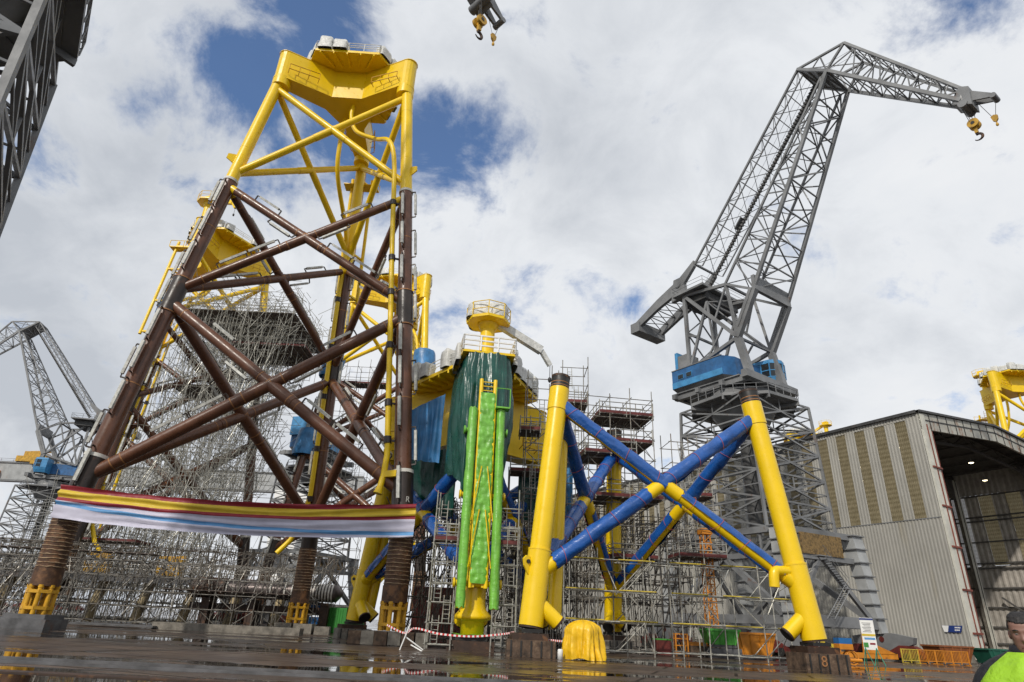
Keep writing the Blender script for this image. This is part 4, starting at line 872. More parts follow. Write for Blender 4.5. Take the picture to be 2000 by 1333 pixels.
for k in range(11):
    y = 4+k*12.2; m = MB(); m.bar((WID-.9, y, .3), (WID-.9, y, EAVE-1), .9, .7, 0, (0, 1, 0)); m.bar((WID-1.0, y-.36, .3), (WID-1.0, y-.36, EAVE-1), 1.3, .1, 1, (0, 1, 0)); m.bar((WID-1.0, y-.45, .3), (WID-1.0, y-.45, EAVE-1), .12, .1, 2, (0, 1, 0)); m.slab([(WID-1.2, y-.3, EAVE-5), (WID-1.2, y-.3, EAVE-.8), (WID-5, y-.3, EAVE-1.0)], (0, 1, 0), .5, 2); m.build('column', ['inside_steel', 'frame_cream', 'roof_dark'], HL)
    m = MB(); m.bar((.6, y, .5), (.6, y, EAVE-.6), .7, .5, 0, (0, 1, 0)); m.build('column', ['inside_steel'], HL)
    m = MB(); N = 10
    for q in range(N):
        xa, xb = .4+(WID-.8)*q/N, .4+(WID-.8)*(q+1)/N
        m.bar((xa, y, zr(xa)-.5), (xb, y, zr(xb)-.5), .3, .35); m.bar((xa, y, zr(xa)-2.3), (xb, y, zr(xb)-2.3), .3, .35)
        m.bar((xa, y, zr(xa)-(.5 if q % 2 else 2.3)), (xb, y, zr(xb)-(2.3 if q % 2 else .5)), .2)
    m.build('roof_truss', ['roof_dark'], HL)
m = MB()
for q in range(9): xa = 2+q*4.5; m.bar((xa, .5, zr(xa)-.35), (xa, LEN, zr(xa)-.35), .22, .3)
for y in (2, 26.4, 50.8):
    m.bar((WID-1, y+1, 1), (WID-1, y+11, 9.5), .25); m.bar((WID-1, y+11, 1), (WID-1, y+1, 9.5), .25)
m.build('purlin', ['roof_dark'], HL)
for k in range(26):
    x = 5+(k % 4)*10; y = 6+(k//4)*9+(k % 2)*3; m = MB(); m.lathe([(.05, 0), (.12, -.4), (.42, -.75), (.40, -.78)], (x, y, zr(x)-2.4), 10, 1); m.lathe([(.40, -.75), (.2, -.85), (0, -.88)], (x, y, zr(x)-2.4), 10, 0); m.build('lamp', ['lamp_glow', 'crane_grey'], HL)
for x, y in ((9, 12), (22, 12), (31, 22), (9, 34), (22, 34)):
    m = MB()
    for q in range(8): m.bar((x-3+q*.8, y, zr(x)-.12), (x-3+q*.8+.65, y, zr(x)-.12), 1.7, .1)
    m.build('roof_light', ['fibreglass_pale'], HL)
m = MB(); m.add([(-.02, -.02, .02), (WID, -.02, .02), (WID, LEN, .02), (-.02, LEN, .02)], [(0, 1, 2, 3)], 0); m.build('floor', ['concrete'], HL)
# sign on the wall near the corner
m = MB(); sz = lambda p: (p[0], .45+(p[1]-1.5)*.62, 3.25+(p[2]-5.1)*.62)
m.slab([sz(p) for p in [(-.16, 2.0, 5.1), (-.16, 5.0, 5.1), (-.16, 5.3, 6.3), (-.16, 1.5, 6.3)]], (-1, 0, 0), .06, 0)
m.slab([sz(p) for p in [(-.225, 4.35, 5.13), (-.225, 5.0, 5.13), (-.225, 5.25, 6.27), (-.225, 3.95, 6.27)]], (-1, 0, 0), .01, 1)
for z, a, b in ((5.95, 1.9, 2.9), (5.5, 2.1, 2.95)):
    yy = a
    while yy < b: w = .07+.05*random.random(); m.slab([sz(p) for p in [(-.23, yy, z-.12), (-.23, yy+w, z-.12), (-.23, yy+w, z+.12), (-.23, yy, z+.12)]], (-1, 0, 0), .01, 1); yy += w+.04
o = m.build('wall_sign', ['sign_blue', 'white_paint'], None); o.location = HC; o.rotation_euler = (0, 0, HA); tag(o, 'small dark blue and white sign on the corrugated wall near its open corner', 'sign')
# ---------------------------------------------------------------- gantry crane far left
GR = thing('gantry_crane', 'long pale gantry beam with yellow trolley in the distance at the far left', 'gantry crane', (-150, 250, 0), -.03)
m = MB(); m.bar((-110, 0, 48.5), (95, 0, 48.5), 6, 6.5); m.bar((-110, -3.2, 52.0), (95, -3.2, 52.0), .5, .6, 1); m.bar((-110, -3.15, 44.9), (95, -3.15, 44.9), .6, .7, 1)
for k in range(42): m.tube((-110+k*5, -3.4, 52), (-110+k*5, -3.4, 53.4), .07, n=4, m=1)
for z in (52.7, 53.4): m.tube((-110, -3.4, z), (95, -3.4, z), .06, n=4, m=1)
m.build('beam', ['crane_light', 'crane_grey'], GR)
m = MB()
for s in (-5, 5): m.slab([(64, s, 0.2), (70, s, 0.2), (76, s, 45.2), (62, s, 45.2)], (0, 1, 0), 2.4)
m.box((67, 1, 1.6), (9, 14, 2.6)); m.build('leg', ['white_paint'], GR)
m = MB()
for s in (-5, 5): m.slab([(-104, s, 0.2), (-100, s, 0.2), (-98, s, 45.2), (-106, s, 45.2)], (0, 1, 0), 2.4)
m.build('leg', ['crane_light'], GR)
t = MB(); t.box((-38, 0, 53.5), (12, 8, 2.2)); t.box((-39, 0, 55.6), (7, 5, 2.4)); t.bar((-42, 0, 57), (-34, 0, 57.4), 1, .7); t.box((-36, -3.6, 53), (3, 1.5, 3)); t.build('trolley', ['hook_yellow'], GR)
t = MB(); t.box((-50.5, -4, 47), (3.4, 2, 3)); t.box((-50.5, -4, 42.5), (2, 2, 2.4), 0, 1); t.build('lower_trolley', ['orange_paint', 'bogie_red'], GR)
t = MB()
for x in (-33, -32.2, -30, -29.2): t.tube((x, -2, 45), (x-.2, -2, 6), .1, n=4)
t.build('hoist_rope', ['crane_grey'], GR)
# ---------------------------------------------------------------- scaffolding
def scaff(root, x0, y0, nx, ny, dx, dy, levels, r=.045, pb=.35, skip=0., rnd=None, mats='scaffold_tube', ext=1.0, lean=0, keep=None):
    rnd = rnd or random.Random(len(COL.objects)); m = MB(); zt = levels[-1]
    for i in range(nx+1):
        for j in range(ny+1):
            if keep and not keep(x0+i*dx, y0+j*dy, 0): continue
            if rnd.random() < skip*.6: continue
            x, y = x0+i*dx+rnd.uniform(-.06, .06), y0+j*dy+rnd.uniform(-.06, .06); h = zt+rnd.uniform(.2, 1.0)*ext
            if keep:
                zz = [z for z in levels if keep(x0+i*dx, y0+j*dy, z)]; h = max(zz)+rnd.uniform(.3, 1.5)
            m.tube((x, y, 0), (x+rnd.uniform(-.1, .1), y, h), r, n=4, cap=False)
    for z in levels:
        for i in range(nx+1):
            for j in range(ny+1):
                x, y = x0+i*dx, y0+j*dy
                if keep and not keep(x, y, z): continue
                zz = z+rnd.uniform(-.05, .05)
                if i < nx and rnd.random() > skip: m.tube((x-.15, y+.06, zz), (x+dx+.15, y+.06, zz), r*.95, n=4, cap=False)
                if j < ny and rnd.random() > skip: m.tube((x+.06, y-.15, zz+.08), (x+.06, y+dy+.15, zz+.08), r*.95, n=4, cap=False)
                k = levels.index(z)
                if k and rnd.random() < pb:
                    zp = levels[k-1]; s = rnd.random() < .5
                    if rnd.random() < .5 and i < nx: m.tube((x+(dx if s else 0), y-.06, zp), (x+(0 if s else dx), y-.06, z), r*.9, n=4, cap=False)
                    elif j < ny: m.tube((x-.06, y+(dy if s else 0), zp), (x-.06, y+(0 if s else dy), z), r*.9, n=4, cap=False)
    for _ in range(lean):
        for _t in range(20):
            x, y, z = x0+rnd.random()*nx*dx, y0+rnd.random()*ny*dy, rnd.random()*zt
            if not keep or keep(x, y, z): break
        L = rnd.uniform(4, 11); a = rnd.gauss(.12, .22); b = rnd.gauss(0, .25); m.tube((x, y, z), (x+L*math.sin(a), y+L*math.sin(b), max(.1, min(z+L*math.cos(a), zt))), r*.95, n=4, cap=False)
    m.build('tube_frame', [mats], root); return m
def deck(root, x0, y0, x1, y1, z, red=True, name='platform', boards='plank'):
    m = MB(); n = max(2, int(abs(y1-y0)/.3))
    for k in range(n):
        ya, yb = y0+(y1-y0)*k/n, y0+(y1-y0)*(k+1)/n-.05; m.bar((x0-.1, (ya+yb)/2, z), (x1+.1, (ya+yb)/2, z), yb-ya, .06)
    for k in range(int((x1-x0)/1.2)+1): m.bar((min(x0+k*1.2, x1), y0-.2, z-.09), (min(x0+k*1.2, x1), y1+.2, z-.09), .09, .09, 2)
    if red:
        for a, b in (((x0, y0), (x1, y0)), ((x1, y0), (x1, y1)), ((x1, y1), (x0, y1)), ((x0, y1), (x0, y0))): m.bar((a[0], a[1], z+.17), (b[0], b[1], z+.17), .05, .26, 1)
    return m.build(name, [boards, 'red_deck', 'scaffold_tube'], root)
def rails(root, x0, y0, x1, y1, z, mats='scaffold_pale'):
    m = MB()
    for a, b in (((x0, y0), (x1, y0)), ((x1, y0), (x1, y1)), ((x1, y1), (x0, y1)), ((x0, y1), (x0, y0))):
        for h in (.55, 1.1): m.tube((a[0], a[1], z+h), (b[0], b[1], z+h), .045, n=4)
        for t in (0, .5): m.tube((a[0]+(b[0]-a[0])*t, a[1]+(b[1]-a[1])*t, z-.3), (a[0]+(b[0]-a[0])*t, a[1]+(b[1]-a[1])*t, z+1.3), .045, n=4)
    m.build('guard_rail', [mats], root)
def tower(lab, x, y, w, d, h, rz=0, dz=2.0, decks=(), lad=True, mats='scaffold_tube', cat='scaffold tower', group='scaffold towers around the jackets'):
    t = thing('scaffold_tower', lab, cat, (x, y, 0), rz, group); n = max(1, round(w/2.2)); k = max(1, round(d/2.2)); lv = [.3+dz*i for i in range(int(h/dz)+1)]
    scaff(t, -w/2, -d/2, n, k, w/n, d/k, lv, .045, .3, .06, random.Random(int(x*100+y)), mats, 1.6)
    if lad:
        for i in range(len(lv)-1):
            m = MB(); s = .35 if i % 2 else -.35; ladder(m, (s, -d*.15, lv[i]), (s, d*.1, lv[i+1]+.5), .45, (1, 0, 0), .3, .035); m.build('ladder', ['scaffold_pale'], t)
    for z in decks:
        if isinstance(z, tuple): zz, x0, y0, x1, y1 = z
        else: zz, x0, y0, x1, y1 = z, -w/2, -d/2, w/2, d/2
        deck(t, x0, y0, x1, y1, zz); rails(t, x0, y0, x1, y1, zz)
    return t
# the dense birdcage round the jacket behind
t = thing('scaffold_birdcage', 'huge dense grey scaffold cage filling the space behind the front jacket', 'scaffold', (0, 0, 0))
def keep(x, y, z):
    xl = -64 if z < 9 else -57+(z-9)*.16; xr = -40+max(0, z-14)*.18
    if not (xl <= x <= xr): return False
    if z > 38 and x < -52: return False
    q = mnoise.noise(V((x*.09, y*.09, z*.10)))
    return z < 12 or q > -.28
lv = [.3+2.05*i for i in range(23)]
scaff(t, -64, 85, 14, 6, 2.2, 3.0, lv, .042, .36, .2, random.Random(3), 'scaffold_pale', 1.0, 1500, keep)
for z, x0, y0, x1, y1 in ((44.4, -51, 87, -34, 103), (40.2, -44, 90, -32.5, 99), (33, -52, 90, -44, 98), (14, -60, 86, -52, 92), (9.3, -58, 84, -47, 88), (5.0, -60, 84, -42, 87)):
    deck(t, x0, y0, x1, y1, z, z in (40.2, 9.3))
    if z > 39: rails(t, x0, y0, x1, y1, z)
tt = MB(); rnd = random.Random(9)
for _ in range(520):
    x, y = rnd.uniform(-52, -33), rnd.uniform(86, 103); a = rnd.uniform(0, 6.28); L = rnd.uniform(2, 5); z = 40+rnd.random()*10
    tt.tube((x, y, z), (x+L*math.cos(a)*.7, y+L*math.sin(a)*.7, z+rnd.uniform(-2.5, 2.5)), .042, n=4, cap=False)
for i in range(9):
    for j in range(7): tt.tube((-51+i*2.1, 87+j*2.6, 38), (-51+i*2.1, 87+j*2.6, 46+rnd.random()*4.5), .042, n=4, cap=False)
for z in (42, 46, 48):
    for i in range(9): tt.tube((-51+i*2.1, 87, z), (-51+i*2.1, 102.6, z), .042, n=4, cap=False)
    for j in range(7): tt.tube((-51, 87+j*2.6, z), (-34.2, 87+j*2.6, z), .042, n=4, cap=False)
tt.build('upper_tubes', ['scaffold_pale'], t)
def lowscaff(lab, x, y, rz, nx, ny, dx, dy, lv, mats, seed, **k):
    t = thing('scaffold', lab, 'scaffold', (x, y, 0), rz); scaff(t, 0, 0, nx, ny, dx, dy, lv, .045, .4, .1, random.Random(seed), mats, 1.0, **k); return t
lowscaff('second low scaffold line at the left, nearer the cream props', -60, 76, .1, 19, 2, 2.1, 1.8, [.3+1.6*i for i in range(6)], 'scaffold_dark', 15, lean=200)
t = lowscaff('long low scaffold at the left behind the rust-ringed foot of the front jacket', -62, 70, .1, 20, 2, 2.1, 2.0, [.3+1.5*i for i in range(5)], 'scaffold_tube', 5, lean=200)
deck(t, 2, 0, 24, 2, 7.1, False); deck(t, 26, 0, 41, 2, 3.7, False)
lowscaff('tall thicket of scaffold tubes under the shrouded yellow top', -9.0, 60.5, .03, 7, 3, 2.1, 2.3, [.3+1.7*i for i in range(8)], 'scaffold_dark', 8, lean=260)
t = lowscaff('open scaffold fence of yellow and grey tubes along the foot of the blue wrapped section', 5.2, 50.2, .10, 9, 1, 2.15, 2.2, [.3, 2.3, 4.4, 6.6], 'scaffold_pale', 11, lean=14)
for z in (2.35, 4.45, 6.65):
    for k in range(5): m = MB(); m.tube((k*4.1-.3, -.1, z), (k*4.1+2.6, -.1, z), .05, n=6); m.build('coloured_tube', ['scaffold_yellow'], t)
lowscaff('scaffold bays behind the blue wrapped section, in front of the corrugated wall', 7, 60.5, .05, 5, 3, 2.1, 2.2, [.3+1.9*i for i in range(7)], 'scaffold_dark', 21, lean=110)
lowscaff('scaffold wall between the lime green tubes and the tall yellow leg', -1.0, 65, .0, 4, 3, 2.1, 2.2, [.3+1.9*i for i in range(8)], 'scaffold_dark', 25, lean=170)
tower('slim ladder scaffold directly left of the tall yellow leg, reaching above its top', 2.7, 54.5, 2.2, 2.4, 22, decks=((17.5, -1.6, -1.2, .2, 1.2),))
tower('slim scaffold just right of the tall yellow leg, its top above the wrapped brace', 6.6, 61, 2.6, 2.6, 27, decks=((22.5, -1.3, -1.3, 1.3, 1.3), (17, -1.3, -1.3, 1.3, 1.3)), lad=True)
t = tower('broad scaffold tower with red-edged decks round the rear leg of the blue wrapped section', 10.2, 58.3, 6.2, 5.0, 21.5, .12, 1.95, decks=((20.2, -2.0, -2.5, 3.2, 2.0), (17.6, -.5, -2.5, 3.0, 2.0), (16.2, -3.6, -3.2, 1.2, 1.5), (12.4, -2.6, -3.0, 3.6, 1.5), (7.4, -1, -2.5, 3, 1.5)))
tower('scaffold tower with red deck in front of the crane tower, right of the broad one', 16.8, 57.5, 3.6, 2.6, 19.0, .08, 1.95, decks=((7.7, -1.8, -1.8, 2.4, 1.2), (13, -1.8, -1.3, 1.8, 1.3)))
tower('ladder scaffold left of the lime green tubes, standing before the blue braces', -4.0, 47.0, 1.7, 1.5, 10.3, .03, 1.3, mats='scaffold_pale', decks=((7.0, -.85, -.75, .85, .75),))
tower('ladder scaffold right of the lime green tubes, standing before the blue braces', .35, 47.2, 1.7, 1.5, 9.6, .03, 1.3, mats='scaffold_pale', decks=((6.9, -.85, -.75, .85, .75),))
tower('scaffold tower far behind, between rear leg and right leg of the front jacket', -29, 112, 9, 3, 46, 0, 3.0, decks=((42, -4.5, -1.5, 6, 1.5),), lad=False)
t = thing('work_platform', 'scaffold platform with guard rails under the right yellow box girder', 'platform', (1.2, 56.5, 0)); deck(t, -.8, -1.0, 3.2, 1.2, 14.3, True); rails(t, -.8, -1.0, 3.2, 1.2, 14.3); scaff(t, -.8, -1, 2, 1, 2, 2.2, [.3+2*i for i in range(8)], .045, .4, .05, random.Random(4), 'scaffold_tube')
t = thing('lattice_mast', 'slim orange yellow lattice mast standing among the scaffolding near the green skip', 'mast', (17.9, 57.0, 0), .2)
m = MB(); cs = [(-.4, -.4), (.4, -.4), (.4, .4), (-.4, .4)]
for k in range(4):
    a, b = cs[k], cs[(k+1) % 4]; m.bar((a[0], a[1], .1), (a[0]*.8, a[1]*.8, 9.8), .09)
    for q in range(14): m.bar((a[0], a[1], .2+q*.68), (b[0], b[1], .88+q*.68), .05); m.bar((a[0], a[1], .2+q*.68), (b[0], b[1], .2+q*.68), .05)
m.build('mast_frame', ['orange_paint'], t); m = MB(); m.box((0, 0, 10.0), (1.0, .9, .5)); m.build('mast_head', ['orange_paint'], t)
# ---------------------------------------------------------------- yard clutter
def obj1(name, lab, cat, m, mats, loc, rz=0, group=None):
    o = m.build(name, mats, None); o.location = loc; o.rotation_euler = (0, 0, rz); return tag(o, lab, cat, group)
m = MB(); rows = []                                        # tarpaulin-covered drum
H = 2.15
for i in range(36):
    h = i/35; row = []
    for k in range(110):
        a = 2*math.pi*k/110; ca, sa = math.cos(a), math.sin(a)
        if h < .45: rr = math.sin(h/.45*math.pi/2)*1.0; z = H-(1-math.cos(h/.45*math.pi/2))*.62
        else: rr = 1.0+.18*(h-.45); z = (H-.62)*(1-(h-.45)/.55)
        f = .05*nz(ca*5, sa*5, h*7)+.03*nz(ca*11, sa*11, h*14)+1.35*(max(0, h-.15)**.9)*(.42*(abs(math.sin(a*3.5+nz(ca*2, sa*2, 1)*3+h*.5))-.6)+.30*nz(ca*5, sa*5, h*1.5)+.22*(abs(math.sin(a*8+h*2))-.6))
        up_ = .25*max(0, math.sin(a*3+1.2))*max(0, h-.75)*4*.5
        row.append(((1.02*ca)*(rr+f*.9), (.85*sa)*(rr+f*1.0), max(.02, z+up_+.05*nz(ca*4, sa*4, h*6)+.07*abs(math.sin(a*4+nz(ca, sa)*4))*min(1, h*3)*(1-h))))
    rows.append(row)
m.grid(rows, closed=True); obj1('covered_machine', 'hump covered with a draped yellow tarpaulin on the wet deck', 'covered machine', m, ['tarp_yellow'], (5.1, 41.0, 0), .1)
def skip(lab, name, mats, loc, rz, L=3.2, W=1.8, H=1.7, group='skips near the scaffold'):
    m = MB(); A = [(-L*.36, -W*.42), (L*.36, -W*.42), (L*.36, W*.42), (-L*.36, W*.42)]; B = [(-L/2, -W/2), (L/2, -W/2), (L/2, W/2), (-L/2, W/2)]
    vs = [(x, y, .25) for x, y in A]+[(x, y, H) for x, y in B]; m.add(vs, [(i, (i+1) % 4, 4+(i+1) % 4, 4+i) for i in range(4)]+[(3, 2, 1, 0)], 0)
    vi = [(x*.95, y*.93, H-.01) for x, y in B]+[(x*.9, y*.9, .32) for x, y in A]; m.add(vi, [(i, (i+1) % 4, 4+(i+1) % 4, 4+i)[::-1] for i in range(4)]+[(4, 5, 6, 7)], 1)
    for k in range(4): a, b = B[k], B[(k+1) % 4]; m.bar((a[0], a[1], H), (b[0], b[1], H), .14, .16)
    for s in (-1, 1):
        for k in range(4): t_ = -.75+.5*k; m.bar((t_*L*.36, s*W*.43, .28), (t_*L*.49, s*W*.505, H-.05), .1, .1)
    for s in (-.35, .35): m.bar((-L*.38, s*W, .14), (L*.38, s*W, .14), .14, .22, 1)
    return obj1(name, lab, 'skip', m, mats, loc, rz, group)
skip('bright green open skip on a grey base by the orange mast', 'skip', ['skip_green', 'container_grey'], (18.5, 57.2, .75), .1, 2.9, 1.7, 1.35)
m = MB(); m.box((0, 0, .37), (2.9, 1.7, .72)); m.bar((-1.4, -.87, .37), (1.4, -.87, .37), .06, .5); obj1('crate', 'grey steel crate beneath the bright green skip', 'crate', m, ['container_grey'], (18.5, 57.2, 0), .1)
skip('orange yellow open skip right of the bright green one', 'skip', ['orange_paint', 'container_grey'], (21.6, 58.6, 0), .05, 3.6, 2.0, 1.95)
skip('rusty orange skip against the foot of the corrugated wall', 'skip', ['skip_orange', 'container_grey'], (47.6, 72.5, 0), .25, 4.6, 2.2, 1.7)
skip('dark green skip at the hall opening beside the person', 'skip', ['bin_green', 'container_grey'], (52.6, 72.5, 0), .2, 4.0, 2.2, 1.6)
m = MB(); m.box((0, 0, .6), (1.2, 1.0, 1.1)); m.box((0, 0, 1.19), (1.25, 1.05, .1), 0, 1); m.bar((-.5, -.55, .6), (.5, -.55, .6), .05, .8); obj1('tool_box', 'red tool cabinet with green lid behind the scaffold fence', 'cabinet', m, ['bogie_red', 'skip_green'], (13.4, 56.2, 0), .1)
m = MB()
for s in (-.5, .5): m.bar((s, -.3, 0), (s, -.3, 1.7), .1); m.bar((s, .3, 0), (s, .3, 1.7), .1)
for z in (.3, .8, 1.3, 1.65): m.bar((-.5, -.3, z), (.5, -.3, z), .08); m.bar((-.5, .3, z), (.5, .3, z), .08)
obj1('steel_rack', 'orange steel rack beside the red tool cabinet', 'rack', m, ['orange_paint'], (15.0, 56.5, 0), .1)
m = MB(); m.box((0, 0, .45), (2.4, 1.4, .75)); m.box((0, 0, .95), (1.6, 1.1, .3), .1, 1); obj1('welding_unit', 'brown and yellow machine box left of the green skip', 'machine', m, ['timber_block', 'orange_paint'], (16.3, 57.6, 0), .05)
# board on a green easel
t = thing('notice_board', 'white information board on a green easel before the crane bogie', 'notice board', (30.6, 56.3, 0), -.35)
m = MB(); m.box((0, 0, 2.35), (1.0, .05, 2.4)); bd = m.build('board', ['white_paint'], t)
m = MB(); m.box((0, -.03, 3.45), (1.0, .02, .14), 0, 0); m.box((0, -.03, 2.25), (.98, .02, .16), 0, 1); m.box((.05, -.03, 1.98), (.8, .02, .16), 0, 2); m.box((-.3, -.03, 1.5), (.35, .02, .36), 0, 3); m.box((.2, -.03, 1.6), (.4, .02, .14), 0, 4)
for k in range(7): m.box((-.05+.02*(k % 3), -.03, 3.15-.11*k), (.66-.1*(k % 3), .02, .035), 0, 5)
m.build('printed_panel', ['sign_blue', 'flag_yellow', 'flag_blue', 'container_green', 'flag_red', 'container_grey'], bd)
m = MB()
for s in (-.4, .4):
    for dx, dy in ((-.35, -.45), (.4, -.45), (0, .6)): m.tube((s, 0, 1.3), (s+dx, dy, 0), .035, n=6)
m.build('easel_leg', ['stand_green'], t)
t = thing('cable_reel_stand', 'orange box on yellow hoops beside the notice board', 'reel stand', (27.7, 55.0, 0), .1)
m = MB(); m.box((0, 0, 1.3), (1.15, .8, .4), 0, 0); m.box((0, 0, 1.72), (1.1, .75, .42), 0, 1); m.build('box', ['orange_paint', 'lift_blue'], t)
m = MB(); m.tube((-.5, -.3, 0), (-.5, -.3, 1.1), .06); m.tube((-.5, .3, 0), (-.5, .3, 1.1), .06); m.path([(.5+.5*math.sin(R(a)), -.2, .5-.5*math.cos(R(a))) for a in range(0, 361, 20)], .06, 8); m.path([(.5+.5*math.sin(R(a)), .25, .5-.5*math.cos(R(a))) for a in range(0, 361, 20)], .06, 8); m.tube((.2, -.25, .35), (1.2, -.25, .35), .14, n=12); m.build('hoop', ['orange_paint'], t)
# barriers along the hall
def barrier(lab, loc, rz, mt, L=3.4):
    m = MB(); m.bar((-L/2, 0, 1.25), (L/2, 0, 1.25), .07); m.bar((-L/2, 0, .25), (L/2, 0, .25), .07)
    for s in (-L/2, 0, L/2): m.bar((s, 0, .05), (s, 0, 1.3), .08)
    for k in range(11): x = -L/2+L*(k+.5)/11; m.bar((x, 0, .25), (x, 0, 1.25), .04)
    for s in (-L/2+.3, L/2-.3): m.bar((s, -.4, .05), (s, .4, .05), .08)
    return obj1('barrier', lab, 'barrier', m, [mt], loc, rz, 'metal barriers along the hall')
for k in range(4): barrier(('yellow railing panel at the end of the bogie, nearest the notice board', 'orange railing panel next to the yellow one', 'rusty orange railing panel in front of the orange skip', 'last orange railing panel, nearest the person')[k], (41.0+2.1*k*.94, 68.4+2.1*k*.22, 0), .23, 'orange_paint' if k else 'scaffold_yellow', 2.0)
t = thing('guard_fence', 'yellow guard rail across the open end of the hall, behind the person', 'guard rail', (57.0, 77.6, 0), HA)
m = MB()
for z in (.7, 1.5): m.bar((0, 0, z), (12, 0, z), .16)
for k in range(5): m.bar((k*3, 0, 0), (k*3, 0, 1.6), .16)
for k in range(4): m.bar((k*3, 0, .1), (k*3+.9, 0, 1.5), .1)
m.build('rail', ['scaffold_yellow'], t)
t = thing('yellow_jib_frame', 'low yellow steel frame with hazard stripes in front of the crane bogie', 'steel frame', (37.4, 69.5, 0), .22)
m = MB(); m.bar((-3.5, 0, .5), (3.4, 0, .5), .3, .5); m.slab([(-.5, -.2, .7), (3.3, -.2, .7), (1.0, -.2, 1.5), (-.3, -.2, 2.7)], (0, 1, 0), .3, 0); m.build('frame', ['orange_paint', 'black_steel'], t)
# striped pile on supports, lift, container, red barrel figures behind the front jacket
t = thing('striped_pile', 'long dark steel pile with white rings lying behind the front jacket', 'steel pile', (-26.5, 76.5, 0), .05)
m = MB(); m.tube((-7.5, 0, 4.1), (7.9, 0, 4.1), .92, n=28, m=0); m.lathe([(.92, 0), (.9, .1), (.2, .75), (0, .76)], (7.9, 0, 4.1), 28, 0, (1, 0, 0)); m.tube((-7.9, 0, 4.1), (-4.3, 0, 4.1), 1.1, n=28, m=2)
for k in range(14): m.tube((3.0+k*.34, 0, 4.1), (3.17+k*.34, 0, 4.1), .97, n=28, m=1)
for x in (-4.2, .6, 2.2): m.tube((x, 0, 4.1), (x+.15, 0, 4.1), 1.02, n=28, m=1)
m.build('pile', ['pile_metal', 'chalk_white', 'rust_dark'], t)
m = MB()
for x in (-6, -1, 4.5, 7): m.box((x, 0, 1.4), (.9, 2.2, 2.8), 0); m.bar((x, -1.2, 2.9), (x, 1.2, 2.9), .9, .3)
m.bar((-8, 0, 2.2), (8, 0, 2.2), .4, .7); m.build('saddle', ['rust_dark'], t)
t = thing('boom_lift', 'blue boom lift parked beside the green container, behind the striped pile', 'boom lift', (-22.9, 84, 0), .1)
m = MB(); m.box((0, 0, 1.15), (3.8, 2.0, .9)); m.box((-1.4, 0, 2.1), (1.3, 1.8, 1.3)); m.bar((-1.6, .2, 2.8), (3.0, .2, 2.5), .4, .5); m.bar((-1.6, -.4, 3.3), (2.6, -.4, 2.9), .3, .35, 1); m.build('body', ['lift_blue', 'container_grey'], t)
for x in (-1.3, 1.3):
    for y in (-1, 1): m = MB(); m.tube((x, y-.18, .5), (x, y+.18, .5), .5, n=18); m.tube((x, y-.2, .5), (x, y+.2, .5), .22, n=12, m=1); m.build('wheel', ['black_steel', 'white_paint'], t)
def container(lab, loc, rz, mt, L=6.06, H=2.6, group=None):
    m = MB(); W = 2.44; m.box((0, 0, H/2), (L-.1, W-.1, H-.1))
    for s in (-1, 1):
        for k in range(int(L/.28)): m.box((-L/2+.2+k*.28, s*(W/2-.03), H/2), (.14, .06, H-.35))
        for z in (.08, H-.08): m.bar((-L/2, s*W/2, z), (L/2, s*W/2, z), .14, .16)
        for e in (-1, 1): m.bar((e*L/2, s*W/2, 0), (e*L/2, s*W/2, H), .16)
        for k in range(8): m.box((s*(L/2-.03), -W/2+.2+k*.29, H/2), (.06, .14, H-.35))
    return obj1('container', lab, 'container', m, [mt], loc, rz, group)
container('bright green container between the boom lift and the yellow twin legs', (-17.6, 78.5, 0), R(75), 'container_green', 4.5, 2.7)
k = 0
for x, z, mt, w in ((-52, 0, 'container_red', 'dull red container at the bottom left of the far stack'), (-45.5, 0, 'container_grey', 'dark grey container at the bottom right of the far stack'), (-52, 2.62, 'container_grey', 'dark grey container on the middle left of the far stack'), (-45.5, 2.62, 'container_red', 'dull red container on the middle right of the far stack'), (-52, 5.24, 'container_red', 'dull red container topmost on the left of the far stack'), (-45.5, 5.24, 'container_grey', 'dark grey container topmost on the right of the far stack')):
    container(w, (x, 136, z), .02, mt, 6.06, 2.6, 'stacked containers far behind')
for x, z, mt, w in ((-6.5, 0, 'container_red', 'red container on the ground behind the scaffold under the shrouded yellow top'), (-6.5, 2.62, 'container_red', 'red container lying on another one behind the scaffold')): container(w, (x, 76, z), .05, mt, 6.06, 2.6, 'red containers behind the scaffold')
for k in range(7):
    x = -58+k*5.2; t = MB(); t.tube((0, 0, .1), (.8, 0, 4.45), .55, n=16); t.lathe([(.58, 0), (.7, .1), (.7, .3), (.5, .3)], (.8, 0, 4.2), 16)
    obj1('inclined_prop', 'cream coloured inclined pipe prop under the low platform behind the scaffold', 'pipe prop', t, ['cream_pipe'], (x, 79+.4*k, 0), .1, 'cream pipe props under the platform')
m = MB(); m.box((0, 0, 4.9), (40, 6, .7)); m.bar((-20, -3.1, 4.6), (20, -3.1, 4.6), .2, .5, 0)
for k in range(20): m.tube((-20+k*2.05, -3, 5.2), (-20+k*2.05, -3, 6.3), .05, n=5, m=2)
for z in (5.8, 6.3): m.tube((-20, -3, z), (20, -3, z), .05, n=5, m=2)
obj1('low_platform', 'long low steel platform with a railing behind the left scaffold', 'platform', m, ['container_grey', 'bin_green', 'scaffold_tube'], (-42.5, 82, 0), .08)
